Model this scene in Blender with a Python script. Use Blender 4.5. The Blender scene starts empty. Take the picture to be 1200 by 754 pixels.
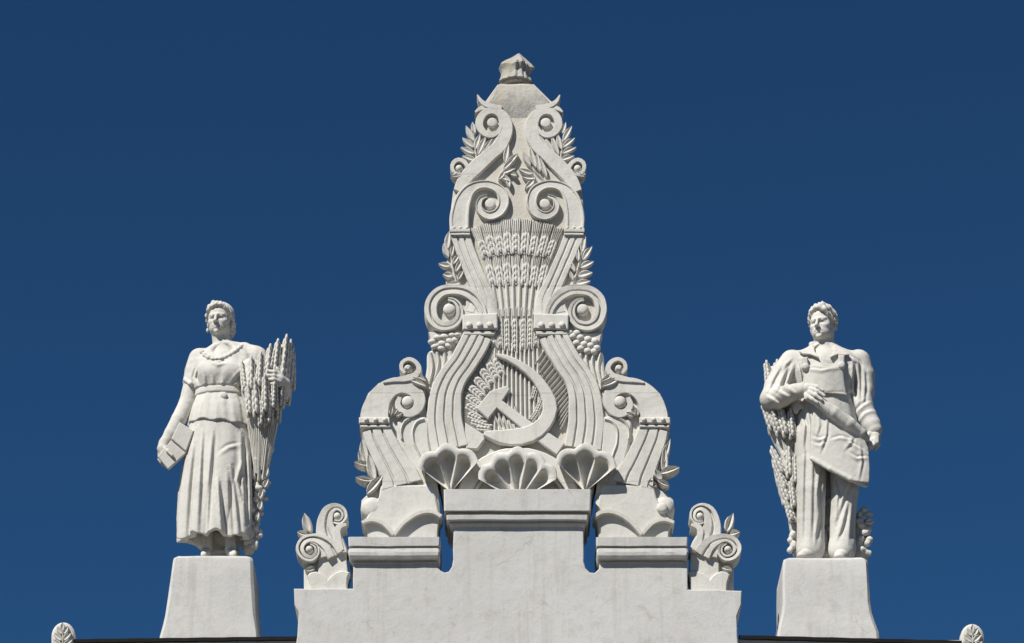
import bpy, bmesh, math, random
import numpy as np
from mathutils import Vector, Matrix, noise

random.seed(7)
R = math.radians
SC = bpy.context.scene
COL = SC.collection

# ------------------------------------------------------------------ camera
S = 1.0 / 120.0                       # one photograph pixel on the facade plane, in metres
ELEV, FPX, CAM = 22.0, 4140.0, Vector((0.0, -32.0, 1.6))
cam = bpy.data.cameras.new('camera')
cam.sensor_width = 36.0
cam.lens = FPX / 1200.0 * 36.0
cam.clip_end = 3000.0
camo = bpy.data.objects.new('camera', cam)
camo.location = CAM
camo.rotation_euler = (R(90 + ELEV), 0, 0)
COL.objects.link(camo)
SC.camera = camo

# ------------------------------------------------------------------ sky, sun, exposure
SUN_EL, SUN_AZ = 48.0, 38.0           # azimuth to the left of the facade's normal
world = bpy.data.worlds.new('World')
SC.world = world
world.use_nodes = True
wn = world.node_tree.nodes
sky = wn.new('ShaderNodeTexSky')
sky.sky_type = 'NISHITA'
sky.sun_disc = False
sky.sun_elevation = R(SUN_EL)
sky.sun_rotation = R(180 + SUN_AZ)
sky.air_density = 0.5
sky.dust_density = 0.0
sky.ozone_density = 10.0
tint = wn.new('ShaderNodeMix')
tint.data_type = 'RGBA'
tint.blend_type = 'MULTIPLY'
tint.inputs[0].default_value = 1.0
tint.inputs[7].default_value = (.60, 1.03, 1.07, 1)
world.node_tree.links.new(sky.outputs[0], tint.inputs[6])
world.node_tree.links.new(tint.outputs[2], wn['Background'].inputs[0])
wn['Background'].inputs[1].default_value = 0.05
sun = bpy.data.lights.new('sun', 'SUN')
sun.energy = 5.0
sun.angle = R(0.5)
sun.color = (1.0, 0.96, 0.90)
suno = bpy.data.objects.new('sun', sun)
suno.rotation_euler = Vector((math.sin(R(SUN_AZ)) * math.cos(R(SUN_EL)), math.cos(R(SUN_AZ)) * math.cos(R(SUN_EL)),
                              -math.sin(R(SUN_EL)))).to_track_quat('-Z', 'Y').to_euler()
suno.location = (-20, -30, 40)
COL.objects.link(suno)
SC.view_settings.view_transform = 'Standard'
SC.view_settings.look = 'None'
SC.view_settings.exposure = 0.24
SC.view_settings.gamma = 1.0
SC.view_settings.use_curve_mapping = False

# ------------------------------------------------------------------ pixel -> place
_ce, _se = math.cos(R(ELEV)), math.sin(R(ELEV))


def W(px, py, d=0.0):
    """Point on the plane d pixels in front of the facade plane (y = 0)."""
    u, v = (px - 600.0) / FPX, (377.0 - py) / FPX
    dx, dy, dz = u, _ce - v * _se, _se + v * _ce
    t = (-d * S - CAM.y) / dy
    return Vector((CAM.x + t * dx, -d * S, CAM.z + t * dz))


def same(x, y):
    return x, y


def mirror(ax):
    return lambda x, y: (2 * (ax(y) if callable(ax) else ax) - x, y)


def axis(y):
    return float(np.interp(y, [60, 144, 240, 365, 480, 560, 700], [607, 608.3, 606.5, 604.3, 603.8, 606.5, 607]))


MIR = mirror(axis)

# ------------------------------------------------------------------ materials


def stone(name, base, grey, stain=0.35, bump=0.25, crack=0.0, lichen=0.0, streak=0.25, joints=()):
    m = bpy.data.materials.new(name)
    m.use_nodes = True
    nt = m.node_tree
    N, L = nt.nodes, nt.links
    bs = N['Principled BSDF']
    bs.inputs['Roughness'].default_value = 0.88
    bs.inputs['Specular IOR Level'].default_value = 0.25
    geo = N.new('ShaderNodeNewGeometry')

    def nz(scale, detail=4, rough=0.6, vec=None, sc3=None):
        n = N.new('ShaderNodeTexNoise')
        n.inputs['Scale'].default_value = scale
        n.inputs['Detail'].default_value = detail
        n.inputs['Roughness'].default_value = rough
        if sc3:
            mp = N.new('ShaderNodeMapping')
            mp.inputs['Scale'].default_value = sc3
            L.new(geo.outputs['Position'], mp.inputs['Vector'])
            L.new(mp.outputs[0], n.inputs['Vector'])
        else:
            L.new(geo.outputs['Position'], n.inputs['Vector'])
        return n.outputs['Fac']

    def ramp(fac, a, b, ca=(0, 0, 0, 1), cb=(1, 1, 1, 1)):
        r = N.new('ShaderNodeValToRGB')
        r.color_ramp.elements[0].position = a
        r.color_ramp.elements[1].position = b
        r.color_ramp.elements[0].color = ca
        r.color_ramp.elements[1].color = cb
        L.new(fac, r.inputs[0])
        return r.outputs[0]

    def mix(fac, a, b, amt):
        x = N.new('ShaderNodeMix')
        x.data_type = 'RGBA'
        mu = N.new('ShaderNodeMath')
        mu.operation = 'MULTIPLY'
        mu.inputs[1].default_value = amt
        L.new(fac, mu.inputs[0])
        L.new(mu.outputs[0], x.inputs[0])
        for sock, v in ((6, a), (7, b)):
            if isinstance(v, tuple):
                x.inputs[sock].default_value = (*v, 1)
            else:
                L.new(v, x.inputs[sock])
        return x.outputs[2]

    c = mix(ramp(nz(1.3, 6), 0.40, 0.68), base, grey, stain)
    c = mix(ramp(nz(7.0, 6, 0.7), 0.52, 0.72), c, (grey[0] * .8, grey[1] * .78, grey[2] * .72), stain * .8)
    c = mix(ramp(nz(1.0, 5, 0.65, sc3=(9, 9, 0.7)), 0.53, 0.75), c, (grey[0] * .72, grey[1] * .7, grey[2] * .66), streak)
    c = mix(ramp(nz(45.0, 3, 0.7), 0.60, 0.74), c, (grey[0] * .6, grey[1] * .57, grey[2] * .5), stain * .7)
    if lichen:
        c = mix(ramp(nz(6.0, 8, 0.75), 0.42, 0.62), c, (.20, .19, .165), lichen)
        c = mix(ramp(nz(3.5, 5, 0.7, sc3=(2, 2, .7)), 0.57, 0.66), c, (.46, .38, .17), lichen * .6)
    if crack:
        v = N.new('ShaderNodeTexVoronoi')
        v.feature = 'DISTANCE_TO_EDGE'
        v.inputs['Scale'].default_value = 1.7
        wv = N.new('ShaderNodeTexNoise')
        wv.inputs['Scale'].default_value = 5.0
        L.new(geo.outputs['Position'], wv.inputs['Vector'])
        ad = N.new('ShaderNodeVectorMath')
        ad.operation = 'MULTIPLY_ADD'
        ad.inputs[1].default_value = (.3, .3, .3)
        L.new(wv.outputs['Color'], ad.inputs[0])
        L.new(geo.outputs['Position'], ad.inputs[2])
        L.new(ad.outputs[0], v.inputs['Vector'])
        line = ramp(v.outputs['Distance'], 0.002, 0.012, (1, 1, 1, 1), (0, 0, 0, 1))
        mu = N.new('ShaderNodeMath')
        mu.operation = 'MULTIPLY'
        L.new(line, mu.inputs[0])
        L.new(ramp(nz(2.2, 2), 0.50, 0.60), mu.inputs[1])
        c = mix(mu.outputs[0], c, (.30, .28, .25), crack)
    for zj in joints:                       # mortar joints between the carved blocks
        sx = N.new('ShaderNodeSeparateXYZ')
        L.new(geo.outputs['Position'], sx.inputs[0])
        m1 = N.new('ShaderNodeMath')
        m1.operation = 'MULTIPLY_ADD'
        m1.inputs[1].default_value = .02
        m1.inputs[2].default_value = -zj - .01
        L.new(nz(2.5, 3), m1.inputs[0])
        m2 = N.new('ShaderNodeMath')
        m2.operation = 'ADD'
        L.new(sx.outputs[2], m2.inputs[0])
        L.new(m1.outputs[0], m2.inputs[1])
        m3 = N.new('ShaderNodeMath')
        m3.operation = 'ABSOLUTE'
        L.new(m2.outputs[0], m3.inputs[0])
        ln = ramp(m3.outputs[0], .0025, .006, (1, 1, 1, 1), (0, 0, 0, 1))
        m4 = N.new('ShaderNodeMath')
        m4.operation = 'MULTIPLY'
        L.new(ln, m4.inputs[0])
        L.new(ramp(nz(3.5, 2), .35, .6), m4.inputs[1])
        c = mix(m4.outputs[0], c, (.26, .24, .21), .6)
    L.new(c, bs.inputs['Base Color'])
    bev = N.new('ShaderNodeBevel')
    bev.samples = 3
    bev.inputs['Radius'].default_value = 0.008
    b1 = N.new('ShaderNodeBump')
    b1.inputs['Strength'].default_value = bump
    b1.inputs['Distance'].default_value = 0.02
    L.new(nz(14.0, 6, 0.65), b1.inputs['Height'])
    L.new(bev.outputs[0], b1.inputs['Normal'])
    b2 = N.new('ShaderNodeBump')
    b2.inputs['Strength'].default_value = bump * 0.8
    b2.inputs['Distance'].default_value = 0.006
    L.new(nz(85.0, 4, 0.7), b2.inputs['Height'])
    L.new(b1.outputs[0], b2.inputs['Normal'])
    L.new(b2.outputs[0], bs.inputs['Normal'])
    return m


M_PLASTER = stone('limewashed_plaster', (.555, .547, .522), (.465, .455, .43), .6, .22, crack=.4, streak=.5)
M_STONE = stone('carved_stone', (.615, .60, .553), (.48, .465, .425), .5, .30, streak=.38, joints=[W(605, q, 8).z for q in (205, 272, 336, 463, 567)])
M_BED = stone('relief_ground', (.54, .515, .455), (.46, .43, .37), .45, .40, streak=.3)  # creamier base colour has warm light bounced between the carvings painted in
M_STATUE = stone('statue_stone', (.595, .58, .535), (.45, .435, .395), .5, .28, streak=.45)
M_TOP = stone('weathered_stone', (.46, .445, .405), (.33, .315, .285), .6, .7, lichen=.55, streak=.45)


def plain(name, colour, rough=0.6, scale=8.0, var=0.3):
    m = bpy.data.materials.new(name)
    m.use_nodes = True
    N, L = m.node_tree.nodes, m.node_tree.links
    bs = N['Principled BSDF']
    bs.inputs['Roughness'].default_value = rough
    bs.inputs['Specular IOR Level'].default_value = .12
    n = N.new('ShaderNodeTexNoise')
    n.inputs['Scale'].default_value = scale
    n.inputs['Detail'].default_value = 5
    g = N.new('ShaderNodeNewGeometry')
    L.new(g.outputs['Position'], n.inputs['Vector'])
    r = N.new('ShaderNodeValToRGB')
    r.color_ramp.elements[0].color = (*[c * (1 - var) for c in colour], 1)
    r.color_ramp.elements[1].color = (*[min(1, c * (1 + var)) for c in colour], 1)
    L.new(n.outputs['Fac'], r.inputs[0])
    L.new(r.outputs[0], bs.inputs['Base Color'])
    return m


M_FLASH = plain('bitumen_flashing', (.010, .0095, .009), .8, 20, .5)
M_ASPHALT = plain('paving', (.13, .115, .092), .9, 2.0, .2)
M_ROOF = plain('roof_sheet', (.12, .115, .11), .7, 3.0, .3)

# ------------------------------------------------------------------ objects


def woff(o):
    v = Vector((0, 0, 0))
    while o is not None:
        v += o.location
        o = o.parent
    return v


def tag(o, label, cat, group=None):
    o['label'] = label
    o['category'] = cat
    if group:
        o['group'] = group
    return o


def root(name, loc, label, cat, group=None):
    o = bpy.data.objects.new(name, None)
    o.empty_display_size = 0.2
    o.location = loc
    COL.objects.link(o)
    return tag(o, label, cat, group)


def new_mesh(name, verts, faces, mat, sharp=38.0, smooth=True):
    me = bpy.data.meshes.new(name)
    me.from_pydata([tuple(v) for v in verts], [], faces)
    bm = bmesh.new()
    bm.from_mesh(me)
    bmesh.ops.remove_doubles(bm, verts=bm.verts, dist=1e-5)
    bmesh.ops.recalc_face_normals(bm, faces=bm.faces)
    bm.to_mesh(me)
    bm.free()
    if smooth:
        me.polygons.foreach_set('use_smooth', [True] * len(me.polygons))
        me.set_sharp_from_angle(angle=R(sharp))
    me.materials.append(mat)
    return me


def mk(name, verts, faces, mat, parent, sharp=38.0):
    off = woff(parent)
    me = new_mesh(name, [Vector(v) - off for v in verts], faces, mat, sharp)
    o = bpy.data.objects.new(name, me)
    o.parent = parent
    COL.objects.link(o)
    return o


def catmull(pts, step=3.0, closed=False):
    P = [np.array(p, float) for p in pts]
    n = len(P)
    out = []
    rng = range(n if closed else n - 1)
    for i in rng:
        if closed:
            p0, p1, p2, p3 = P[(i - 1) % n], P[i], P[(i + 1) % n], P[(i + 2) % n]
        else:
            p1, p2 = P[i], P[i + 1]
            p0 = P[i - 1] if i else 2 * p1 - p2
            p3 = P[i + 2] if i + 2 < n else 2 * p2 - p1
        k = max(2, int(math.hypot(*(p2 - p1)[:2]) / step))
        for j in range(k):
            t = j / k
            out.append(.5 * (2 * p1 + (p2 - p0) * t + (2 * p0 - 5 * p1 + 4 * p2 - p3) * t * t + (3 * p1 - p0 - 3 * p2 + p3) * t ** 3))
    if not closed:
        out.append(P[-1])
    return out


PLAIN = [(-1, 0), (-1, .8), (-.9, 1), (.9, 1), (1, .8), (1, 0)]
ROLL = [(-1, 0), (-1, .82), (-.9, 1), (-.72, 1), (-.62, .80), (.62, .84), (.72, 1), (.9, 1), (1, .82), (1, 0)]
RIM = [(-1, 0), (-1, .88), (-.9, 1), (-.30, 1), (-.18, .88), (-.04, .88), (.06, .97), (.9, 1), (1, .88), (1, 0)]


def flutes(n, w=.10, depth=.45):
    p = [(-1, 0), (-1, .85), (-.93, 1)]
    for i in range(n):
        c = -1 + 2 * (i + 1) / (n + 1)
        p += [(c - w, 1), (c - w * .4, 1 - depth), (c + w * .4, 1 - depth), (c + w, 1)]
    return p + [(.93, 1), (1, .85), (1, 0)]


def wob(v, amp):
    n = noise.noise_vector(v * 4.0) * amp + noise.noise_vector(v * 13.0) * amp * .5
    return v + n


def ribbon(name, ctrl, prof, d0, d1, parent, X=same, mat=None, rough=0.5, step=2.6):
    pts = catmull(ctrl, step)
    c3 = []
    for p in pts:
        x, y = X(p[0], p[1])
        c3.append(W(x, y, d1))
    m = len(prof)
    verts, faces = [], []
    n = len(c3)
    for i in range(n):
        a, b = c3[max(0, i - 1)], c3[min(n - 1, i + 1)]
        t = (b - a).normalized()
        nv = Vector((-t.z, 0, t.x))
        hw = max(.4, pts[i][2]) * .5 * S
        for (u, h) in prof:
            v = c3[i] + nv * (u * hw)
            v.y = -(d0 + (d1 - d0) * h) * S
            if h > 0:
                v = wob(v, rough * S)
            verts.append(v)
    for i in range(n - 1):
        for j in range(m - 1):
            a = i * m + j
            faces.append((a, a + 1, a + m + 1, a + m))
        faces.append((i * m + m - 1, i * m, i * m + m, i * m + 2 * m - 1))
    faces.append(tuple(range(m - 1, -1, -1)))
    faces.append(tuple((n - 1) * m + j for j in range(m)))
    return mk(name, verts, faces, mat or M_STONE, parent)


def prism(name, outline, d0, d1, parent, X=same, bevel=1.2, mat=None, smooth_out=False, rough=0.35, step=6.0):
    """Outline in pixels measured on the plane d1, extruded back to d0 along the depth axis."""
    if smooth_out:
        o2 = [(p[0], p[1]) for p in catmull(outline, step, True)]
    else:
        o2 = []
        for i, p in enumerate(outline):
            q = outline[(i + 1) % len(outline)]
            k = max(1, int(math.hypot(q[0] - p[0], q[1] - p[1]) / (step * 2)))
            for j in range(k):
                o2.append((p[0] + (q[0] - p[0]) * j / k, p[1] + (q[1] - p[1]) * j / k))
    o2 = [X(*p) for p in o2]
    area = sum(o2[i][0] * o2[(i + 1) % len(o2)][1] - o2[(i + 1) % len(o2)][0] * o2[i][1] for i in range(len(o2)))
    if area < 0:
        o2.reverse()
    n = len(o2)
    rings = []
    for inset, d in ((0, d0), (0, d1 - bevel), (bevel, d1)):
        ring = []
        for i, p in enumerate(o2):
            a, b = o2[i - 1], o2[(i + 1) % n]
            e1 = Vector((p[0] - a[0], p[1] - a[1])).normalized()
            e2 = Vector((b[0] - p[0], b[1] - p[1])).normalized()
            n1, n2 = Vector((-e1.y, e1.x)), Vector((-e2.y, e2.x))
            nn = (n1 + n2)
            nn = nn.normalized() / max(.5, nn.normalized().dot(n1)) if nn.length > 1e-6 else n1
            q = (p[0] + nn.x * inset, p[1] + nn.y * inset)
            v = W(q[0], q[1], d1)
            if inset or d != d0:
                base = W(p[0], p[1], d1)
                v = v + (wob(base, rough * S) - base)
                v.y = -d * S + (v.y + d1 * S) * .5
            else:
                v.y = -d * S
            ring.append(v)
        rings.append(ring)
    verts = rings[0] + rings[1] + rings[2]
    faces = []
    for r in range(2):
        for i in range(n):
            j = (i + 1) % n
            faces.append((r * n + i, r * n + j, (r + 1) * n + j, (r + 1) * n + i))
    faces.append(tuple(range(n)))
    faces.append(tuple(2 * n + i for i in range(n)))
    return mk(name, verts, faces, mat or M_STONE, parent)


def loft(name, levels, dback, parent, X=same, mat=None, ch=1.5, rough=.4, nx=8):
    """Stack of rectangles: (py, x0, x1, dfront) from top to bottom, corners chamfered, front edges slightly uneven."""
    rings = []
    for (py, x0, x1, df) in levels:
        if X is not same:
            a, b = X(x0, py)[0], X(x1, py)[0]
            x0, x1 = min(a, b), max(a, b)
        z = W(600, py, df).z
        xa, xb = W(x0, py, df).x, W(x1, py, df).x
        c = ch * S
        yf, yb = -df * S, -dback * S
        ring = []
        for k in range(nx + 1):
            f = k / nx
            x = xa + c + (xb - xa - 2 * c) * f
            v = Vector((x, yf, z))
            ring.append(wob(v, rough * S))
        ring += [Vector((xb, yf + c, z)), Vector((xb, yb - c, z)), Vector((xb - c, yb, z)), Vector((xa + c, yb, z)), Vector((xa, yb - c, z)), Vector((xa, yf + c, z))]
        rings.append(ring)
    m = len(rings[0])
    verts = [v for r in rings for v in r]
    faces = []
    for i in range(len(rings) - 1):
        for j in range(m):
            k = (j + 1) % m
            faces.append((i * m + j, i * m + k, (i + 1) * m + k, (i + 1) * m + j))
    faces.append(tuple(range(m)))
    faces.append(tuple((len(rings) - 1) * m + j for j in range(m - 1, -1, -1)))
    return mk(name, verts, faces, mat or M_PLASTER, parent, 20)


def disc(name, c, r, d0, d1, parent, X=same, dome=.16, mat=None, seg=20):
    cx, cy = X(*c)
    C = W(cx, cy, d1)
    verts, faces = [], []
    rows = [(1, 0), (1, 1 - dome), (.94, 1 - dome * .5), (.72, 1 - dome * .15), (.35, 1)]
    for (k, h) in rows:
        for i in range(seg):
            a = 2 * math.pi * i / seg
            verts.append(wob(Vector((C.x + r * S * k * math.cos(a), -(d0 + (d1 - d0) * h) * S, C.z + r * S * k * math.sin(a))), .3 * S))
    for q in range(len(rows) - 1):
        for i in range(seg):
            j = (i + 1) % seg
            faces.append((q * seg + i, q * seg + j, (q + 1) * seg + j, (q + 1) * seg + i))
    faces.append(tuple((len(rows) - 1) * seg + i for i in range(seg)))
    faces.append(tuple(range(seg)))
    return mk(name, verts, faces, mat or M_STONE, parent, 50)


def place(name, mesh, b, t, w, th, d, parent, X=same, dt=None):
    b, t = X(*b), X(*t)
    B, T = W(b[0], b[1], d), W(t[0], t[1], d if dt is None else dt)
    xv = T - B
    xh = xv.normalized()
    yh = Vector((0, 1, 0))
    yh = (yh - xh * xh.dot(yh)).normalized()
    zh = xh.cross(yh)
    y3, z3 = yh * (th * S), zh * (w * S)
    m = Matrix(((xv.x, y3.x, z3.x, B.x), (xv.y, y3.y, z3.y, B.y), (xv.z, y3.z, z3.z, B.z), (0, 0, 0, 1)))
    o = bpy.data.objects.new(name, mesh)
    o.parent = parent
    o.matrix_basis = Matrix.Translation(-woff(parent)) @ m
    COL.objects.link(o)
    return o


# ---- shared small pieces: x = length 0..1, z = width -.5...5, -y = towards the viewer
def lump(V, F, c, r, ang=0.0, seg=6, rings=3):
    b0 = len(V)
    ca, sa = math.cos(ang), math.sin(ang)

    def put(p):
        x, y, z = p[0] * r[0], p[1] * r[1], p[2] * r[2]
        V.append((c[0] + x * ca - z * sa, c[1] + y, c[2] + x * sa + z * ca))
    put((-1, 0, 0))
    for i in range(rings):
        a = math.pi * (i + 1) / (rings + 1)
        for j in range(seg):
            q = 2 * math.pi * j / seg
            put((-math.cos(a), -math.sin(a) * math.cos(q), math.sin(a) * math.sin(q)))
    put((1, 0, 0))
    e = len(V) - 1
    for j in range(seg):
        k = (j + 1) % seg
        F.append((b0, b0 + 1 + j, b0 + 1 + k))
        F.append((e, b0 + 1 + (rings - 1) * seg + k, b0 + 1 + (rings - 1) * seg + j))
        for i in range(rings - 1):
            F.append((b0 + 1 + i * seg + j, b0 + 1 + (i + 1) * seg + j, b0 + 1 + (i + 1) * seg + k, b0 + 1 + i * seg + k))


def bar(V, F, x0, x1, z0, z1, w0, w1, y0, y1):
    b = len(V)
    for x, z, w in ((x0, z0, w0), (x1, z1, w1)):
        for (u, h) in ((-1, 0), (-.55, .8), (0, 1), (.55, .8), (1, 0)):
            V.append((x, y0 + (y1 - y0) * h, z + u * w * .5))
    for j in range(4):
        F.append((b + j, b + j + 1, b + 5 + j + 1, b + 5 + j))
    F.append((b + 4, b, b + 5, b + 9))
    F.append((b, b + 1, b + 2, b + 3, b + 4))
    F.append((b + 9, b + 8, b + 7, b + 6, b + 5))


def ear_long(rows, grain_end, awns, seed):
    rnd = random.Random(seed)
    V, F = [], []
    bar(V, F, 0, grain_end, 0, 0, .35, .35, .1, -.35)
    for i in range(rows):
        x = (i + .5) / rows * grain_end
        r = grain_end / rows
        for s in (-1, 1):
            lump(V, F, (x + rnd.uniform(-.1, .1) * r, -.35, s * .25), (r * .72, .5, .2), s * .5)
        lump(V, F, (x + r * .4, -.62, 0), (r * .6, .38, .15))
    for i in range(awns):
        u = (i + .5) / awns - .5
        bar(V, F, grain_end * .82, 1 + rnd.uniform(-.03, .03), u * .62, u * 1.0, .11, .13, .2, -.55)
    if awns:
        b = len(V)
        for x, w in ((grain_end * .8, .62), (1, 1.0)):
            for y, k in ((.4, 1), (-.15, 1)):
                V += [(x, y, -w / 2), (x, y, w / 2)]
        for f in ((0, 1, 3, 2), (4, 6, 7, 5), (0, 2, 6, 4), (1, 5, 7, 3), (2, 3, 7, 6), (0, 4, 5, 1)):
            F.append(tuple(b + q for q in f))
    return new_mesh('wheat_ear', V, F, M_STONE, 50)


def ear_braid(rows, seed):
    rnd = random.Random(seed)
    V, F = [], []
    bar(V, F, 0, 1, 0, 0, .3, .2, .3, -.3)
    for i in range(rows):
        x = (i + .4) / rows
        tp = .75 + .25 * math.sin(math.pi * min(1, x + .25))
        for k, (z, y, a) in enumerate(((-.27, -.2, -.6), (.27, -.2, .6), (0, -.5, 0), (0, .3, 0))):
            lump(V, F, (x + (.5 if k > 1 else 0) / rows + rnd.uniform(-.1, .1) / rows, y, z * tp), (.85 / rows, .34 * tp, .22 * tp), a)
    return new_mesh('wheat_ear', V, F, M_STATUE, 60)


def leaf_mesh(name, mat, hollow=.55, seed=0):
    rnd = random.Random(seed)
    V, F = [], []
    ts = (0, .12, .3, .5, .7, .87, 1)
    for t in ts:
        w = max(.04, math.sin(math.pi * t ** .85) ** .8)
        lift = .25 * math.sin(math.pi * t) + .2 * t
        h = hollow * math.sin(math.pi * t) * .75
        bend = .06 * math.sin(math.pi * t)
        for (u, y) in ((-1, .5), (-1, -.45), (-.72, -.75), (0, -.75 + h), (.72, -.75), (1, -.45), (1, .5)):
            V.append((t, y - lift if y < .4 else y, bend + u * w * .5))
    m = 7
    for i in range(len(ts) - 1):
        for j in range(m - 1):
            a = i * m + j
            F.append((a, a + 1, a + m + 1, a + m))
        F.append((i * m + m - 1, i * m, (i + 1) * m, (i + 2) * m - 1))
    F.append(tuple(range(m)))
    F.append(tuple((len(ts) - 1) * m + j for j in range(m - 1, -1, -1)))
    return new_mesh(name, V, F, mat, 45)


def bar_mesh(name, mat):
    V, F = [], []
    bar(V, F, 0, 1, 0, 0, 1, .92, .4, -1)
    return new_mesh(name, V, F, mat, 70)


def lump_mesh(name, mat):
    V, F = [], []
    lump(V, F, (.5, 0, 0), (.5, .5, .5), 0, 10, 6)
    return new_mesh(name, V, F, mat, 60)


EAR_A = ear_long(3, .50, 5, 1)
EAR_A2 = ear_long(3, .56, 5, 2)
EAR_B = ear_long(6, .68, 4, 3)
EAR_A3 = ear_long(4, .56, 5, 6)
EAR_C = ear_braid(6, 4)
EAR_D = ear_braid(5, 5)
LEAF = leaf_mesh('leaf', M_STONE)
LEAF_ST = leaf_mesh('leaf', M_STATUE)
STALK = bar_mesh('stalk', M_STONE)
STALK_ST = bar_mesh('stalk', M_STATUE)
GRAPE = lump_mesh('grape', M_STONE)
KNOB_ST = lump_mesh('bloom', M_STATUE)


def leaves(lst, d, th, parent, X=same, name='leaf', mesh=None, k=1.0):
    for (b, t, w) in lst:
        place(name, mesh or LEAF, b, t, w * k, th, d, parent, X)


def shell(name, apex, rfun, phi0, phi1, lobes, d_base, d_rim, scoop, parent, X=same, dback=0):
    per, nt = 8, 14
    na = lobes * per
    V, F = [], []

    def sm(x):
        x = min(1, max(0, x))
        return x * x * (3 - 2 * x)
    rows = [i / nt for i in range(nt + 1)]
    rows[0] = .06
    for i in range(na + 1):
        f = (i % per) / per
        ph = R(phi0 + (phi1 - phi0) * i / na)
        rr = rfun((phi0 + (phi1 - phi0) * i / na)) * (1 + .09 * math.sin(math.pi * f))
        col = []
        for t in rows:
            rib = d_base + (d_rim - d_base) * t ** .75
            deep = d_base - scoop * sm(t / .3) + (d_rim - 1 - d_base + scoop) * sm((t - .74) / .16)
            w = math.sin(math.pi * f) ** .6 if f else 0
            d = rib + (deep - rib) * w
            col.append((t, d))
        col += [(1.05, d_rim - 1.5), (1.06, d_rim - 5), (.98, d_base + (d_rim - d_base) * .35 - 7), (.8, d_base - scoop - 5), (.5, d_base - scoop - 6), (.06, d_base - scoop - 6)]
        for (t, d) in col:
            x, y = X(apex[0] + rr * t * math.cos(ph), apex[1] - rr * t * math.sin(ph))
            # keep true in-plane place: position measured on the base plane, then moved forwards
            v = W(x, y, d)
            V.append(wob(v, .35 * S))
    m = nt + 1 + 6
    for i in range(na):
        for j in range(m):
            k = (j + 1) % m
            F.append((i * m + j, i * m + k, (i + 1) * m + k, (i + 1) * m + j))
    F.append(tuple(range(m)))
    F.append(tuple(na * m + j for j in range(m - 1, -1, -1)))
    return mk(name, V, F, M_STONE, parent, 50)


# ================================================================== setting: ground and building
me = new_mesh('ground', [(-900, -900, 0), (900, -900, 0), (900, 900, 0), (-900, 900, 0)], [(0, 1, 2, 3)], M_ASPHALT)
g = bpy.data.objects.new('ground', me)
g['kind'] = 'structure'
COL.objects.link(g)

ROOF_Z = W(200, 751, 14).z
bld = root('building', (0, 0.5, 0), 'pale plastered building whose dark-edged flat roof carries the wall and both statues', 'building')


def box(name, x0, x1, y0, y1, z0, z1, mat, parent):
    v = [(x, y, z) for z in (z0, z1) for y in (y0, y1) for x in (x0, x1)]
    f = [(0, 1, 3, 2), (4, 6, 7, 5), (0, 4, 5, 1), (1, 5, 7, 3), (3, 7, 6, 2), (2, 6, 4, 0)]
    return mk(name, v, f, mat, parent)


xl, xr = W(62, 752, 0).x, W(1152, 752, 0).x
box('wall', xl + .15, xr - .15, .02, 7.0, 0, ROOF_Z - .32, M_PLASTER, bld)
box('cornice', xl, xr, -.085, 7.1, ROOF_Z - .30, ROOF_Z + .014, M_PLASTER, bld)
box('roof', xl + .05, xr - .05, 0.02, 7.05, ROOF_Z + .016, ROOF_Z + .03, M_ROOF, bld)


def flashing(pa, pb, x0, x1):
    n = 24
    V, F = [], []
    for i in range(n + 1):
        f = i / n
        x = x0 + (x1 - x0) * f
        py = pa + (pb - pa) * f + .5 * math.sin(i * 1.7) * .4
        for (d, dy) in ((15, 0), (15.6, 4.2), (14.6, 4.4), (11, 4.2), (2, 0)):
            p = W(x, py, 15)
            V.append((p.x, -d * S, p.z - dy * S))
    m = 5
    for i in range(n):
        for j in range(m):
            k = (j + 1) % m
            F.append((i * m + j, i * m + k, (i + 1) * m + k, (i + 1) * m + j))
    F.append(tuple(range(m)))
    F.append(tuple(n * m + j for j in range(m - 1, -1, -1)))
    mk('roof_flashing', V, F, M_FLASH, bld)


flashing(749.2, 745.8, 86, 349)
flashing(744.4, 751.0, 866, 1130)

# ================================================================== attic wall
DW, DWB = 20, -62
wall = root('parapet_wall', W(605, 790, -20), 'stepped white plaster parapet wall with moulded caps below the obelisk crest', 'wall')
prism('wall_body', [(346, 810), (345.5, 768), (349, 745), (350, 716), (345, 708), (344.5, 690), (378, 689.6), (414, 689.5), (414, 655), (511, 655), (512, 664), (516, 669.5), (521, 671.5), (526, 670),
                    (530, 664), (531.5, 655), (531.5, 612), (684, 612), (684, 658), (686, 666), (691, 671), (697, 671.5), (702, 667), (703, 655), (806, 655), (806, 691), (840, 691.5),
                    (869.5, 692), (869, 708), (864, 722), (864, 745), (866, 768), (866, 810)], DWB, DW, wall, bevel=1.0, mat=M_PLASTER, rough=.9, step=5)
loft('centre_cap', [(573.5, 520, 693, DW + 11), (598.6, 520.3, 692.7, DW + 10.9), (599.6, 521.5, 691.5, DW + 9.8), (600.2, 526, 687, DW + 4), (603, 526, 687, DW + 4), (603.6, 523, 690, DW + 8.5), (609, 523.5, 689.5, DW + 8), (611, 526, 687, DW + 6), (611.6, 528.5, 685.5, DW + 2.5),
                    (613.5, 526.5, 686.5, DW + 4), (615.5, 528, 685.5, DW + 3), (617, 529, 685, DW + 1.5), (619, 531, 684.2, DW - 1)], DWB, wall, nx=24)
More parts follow.
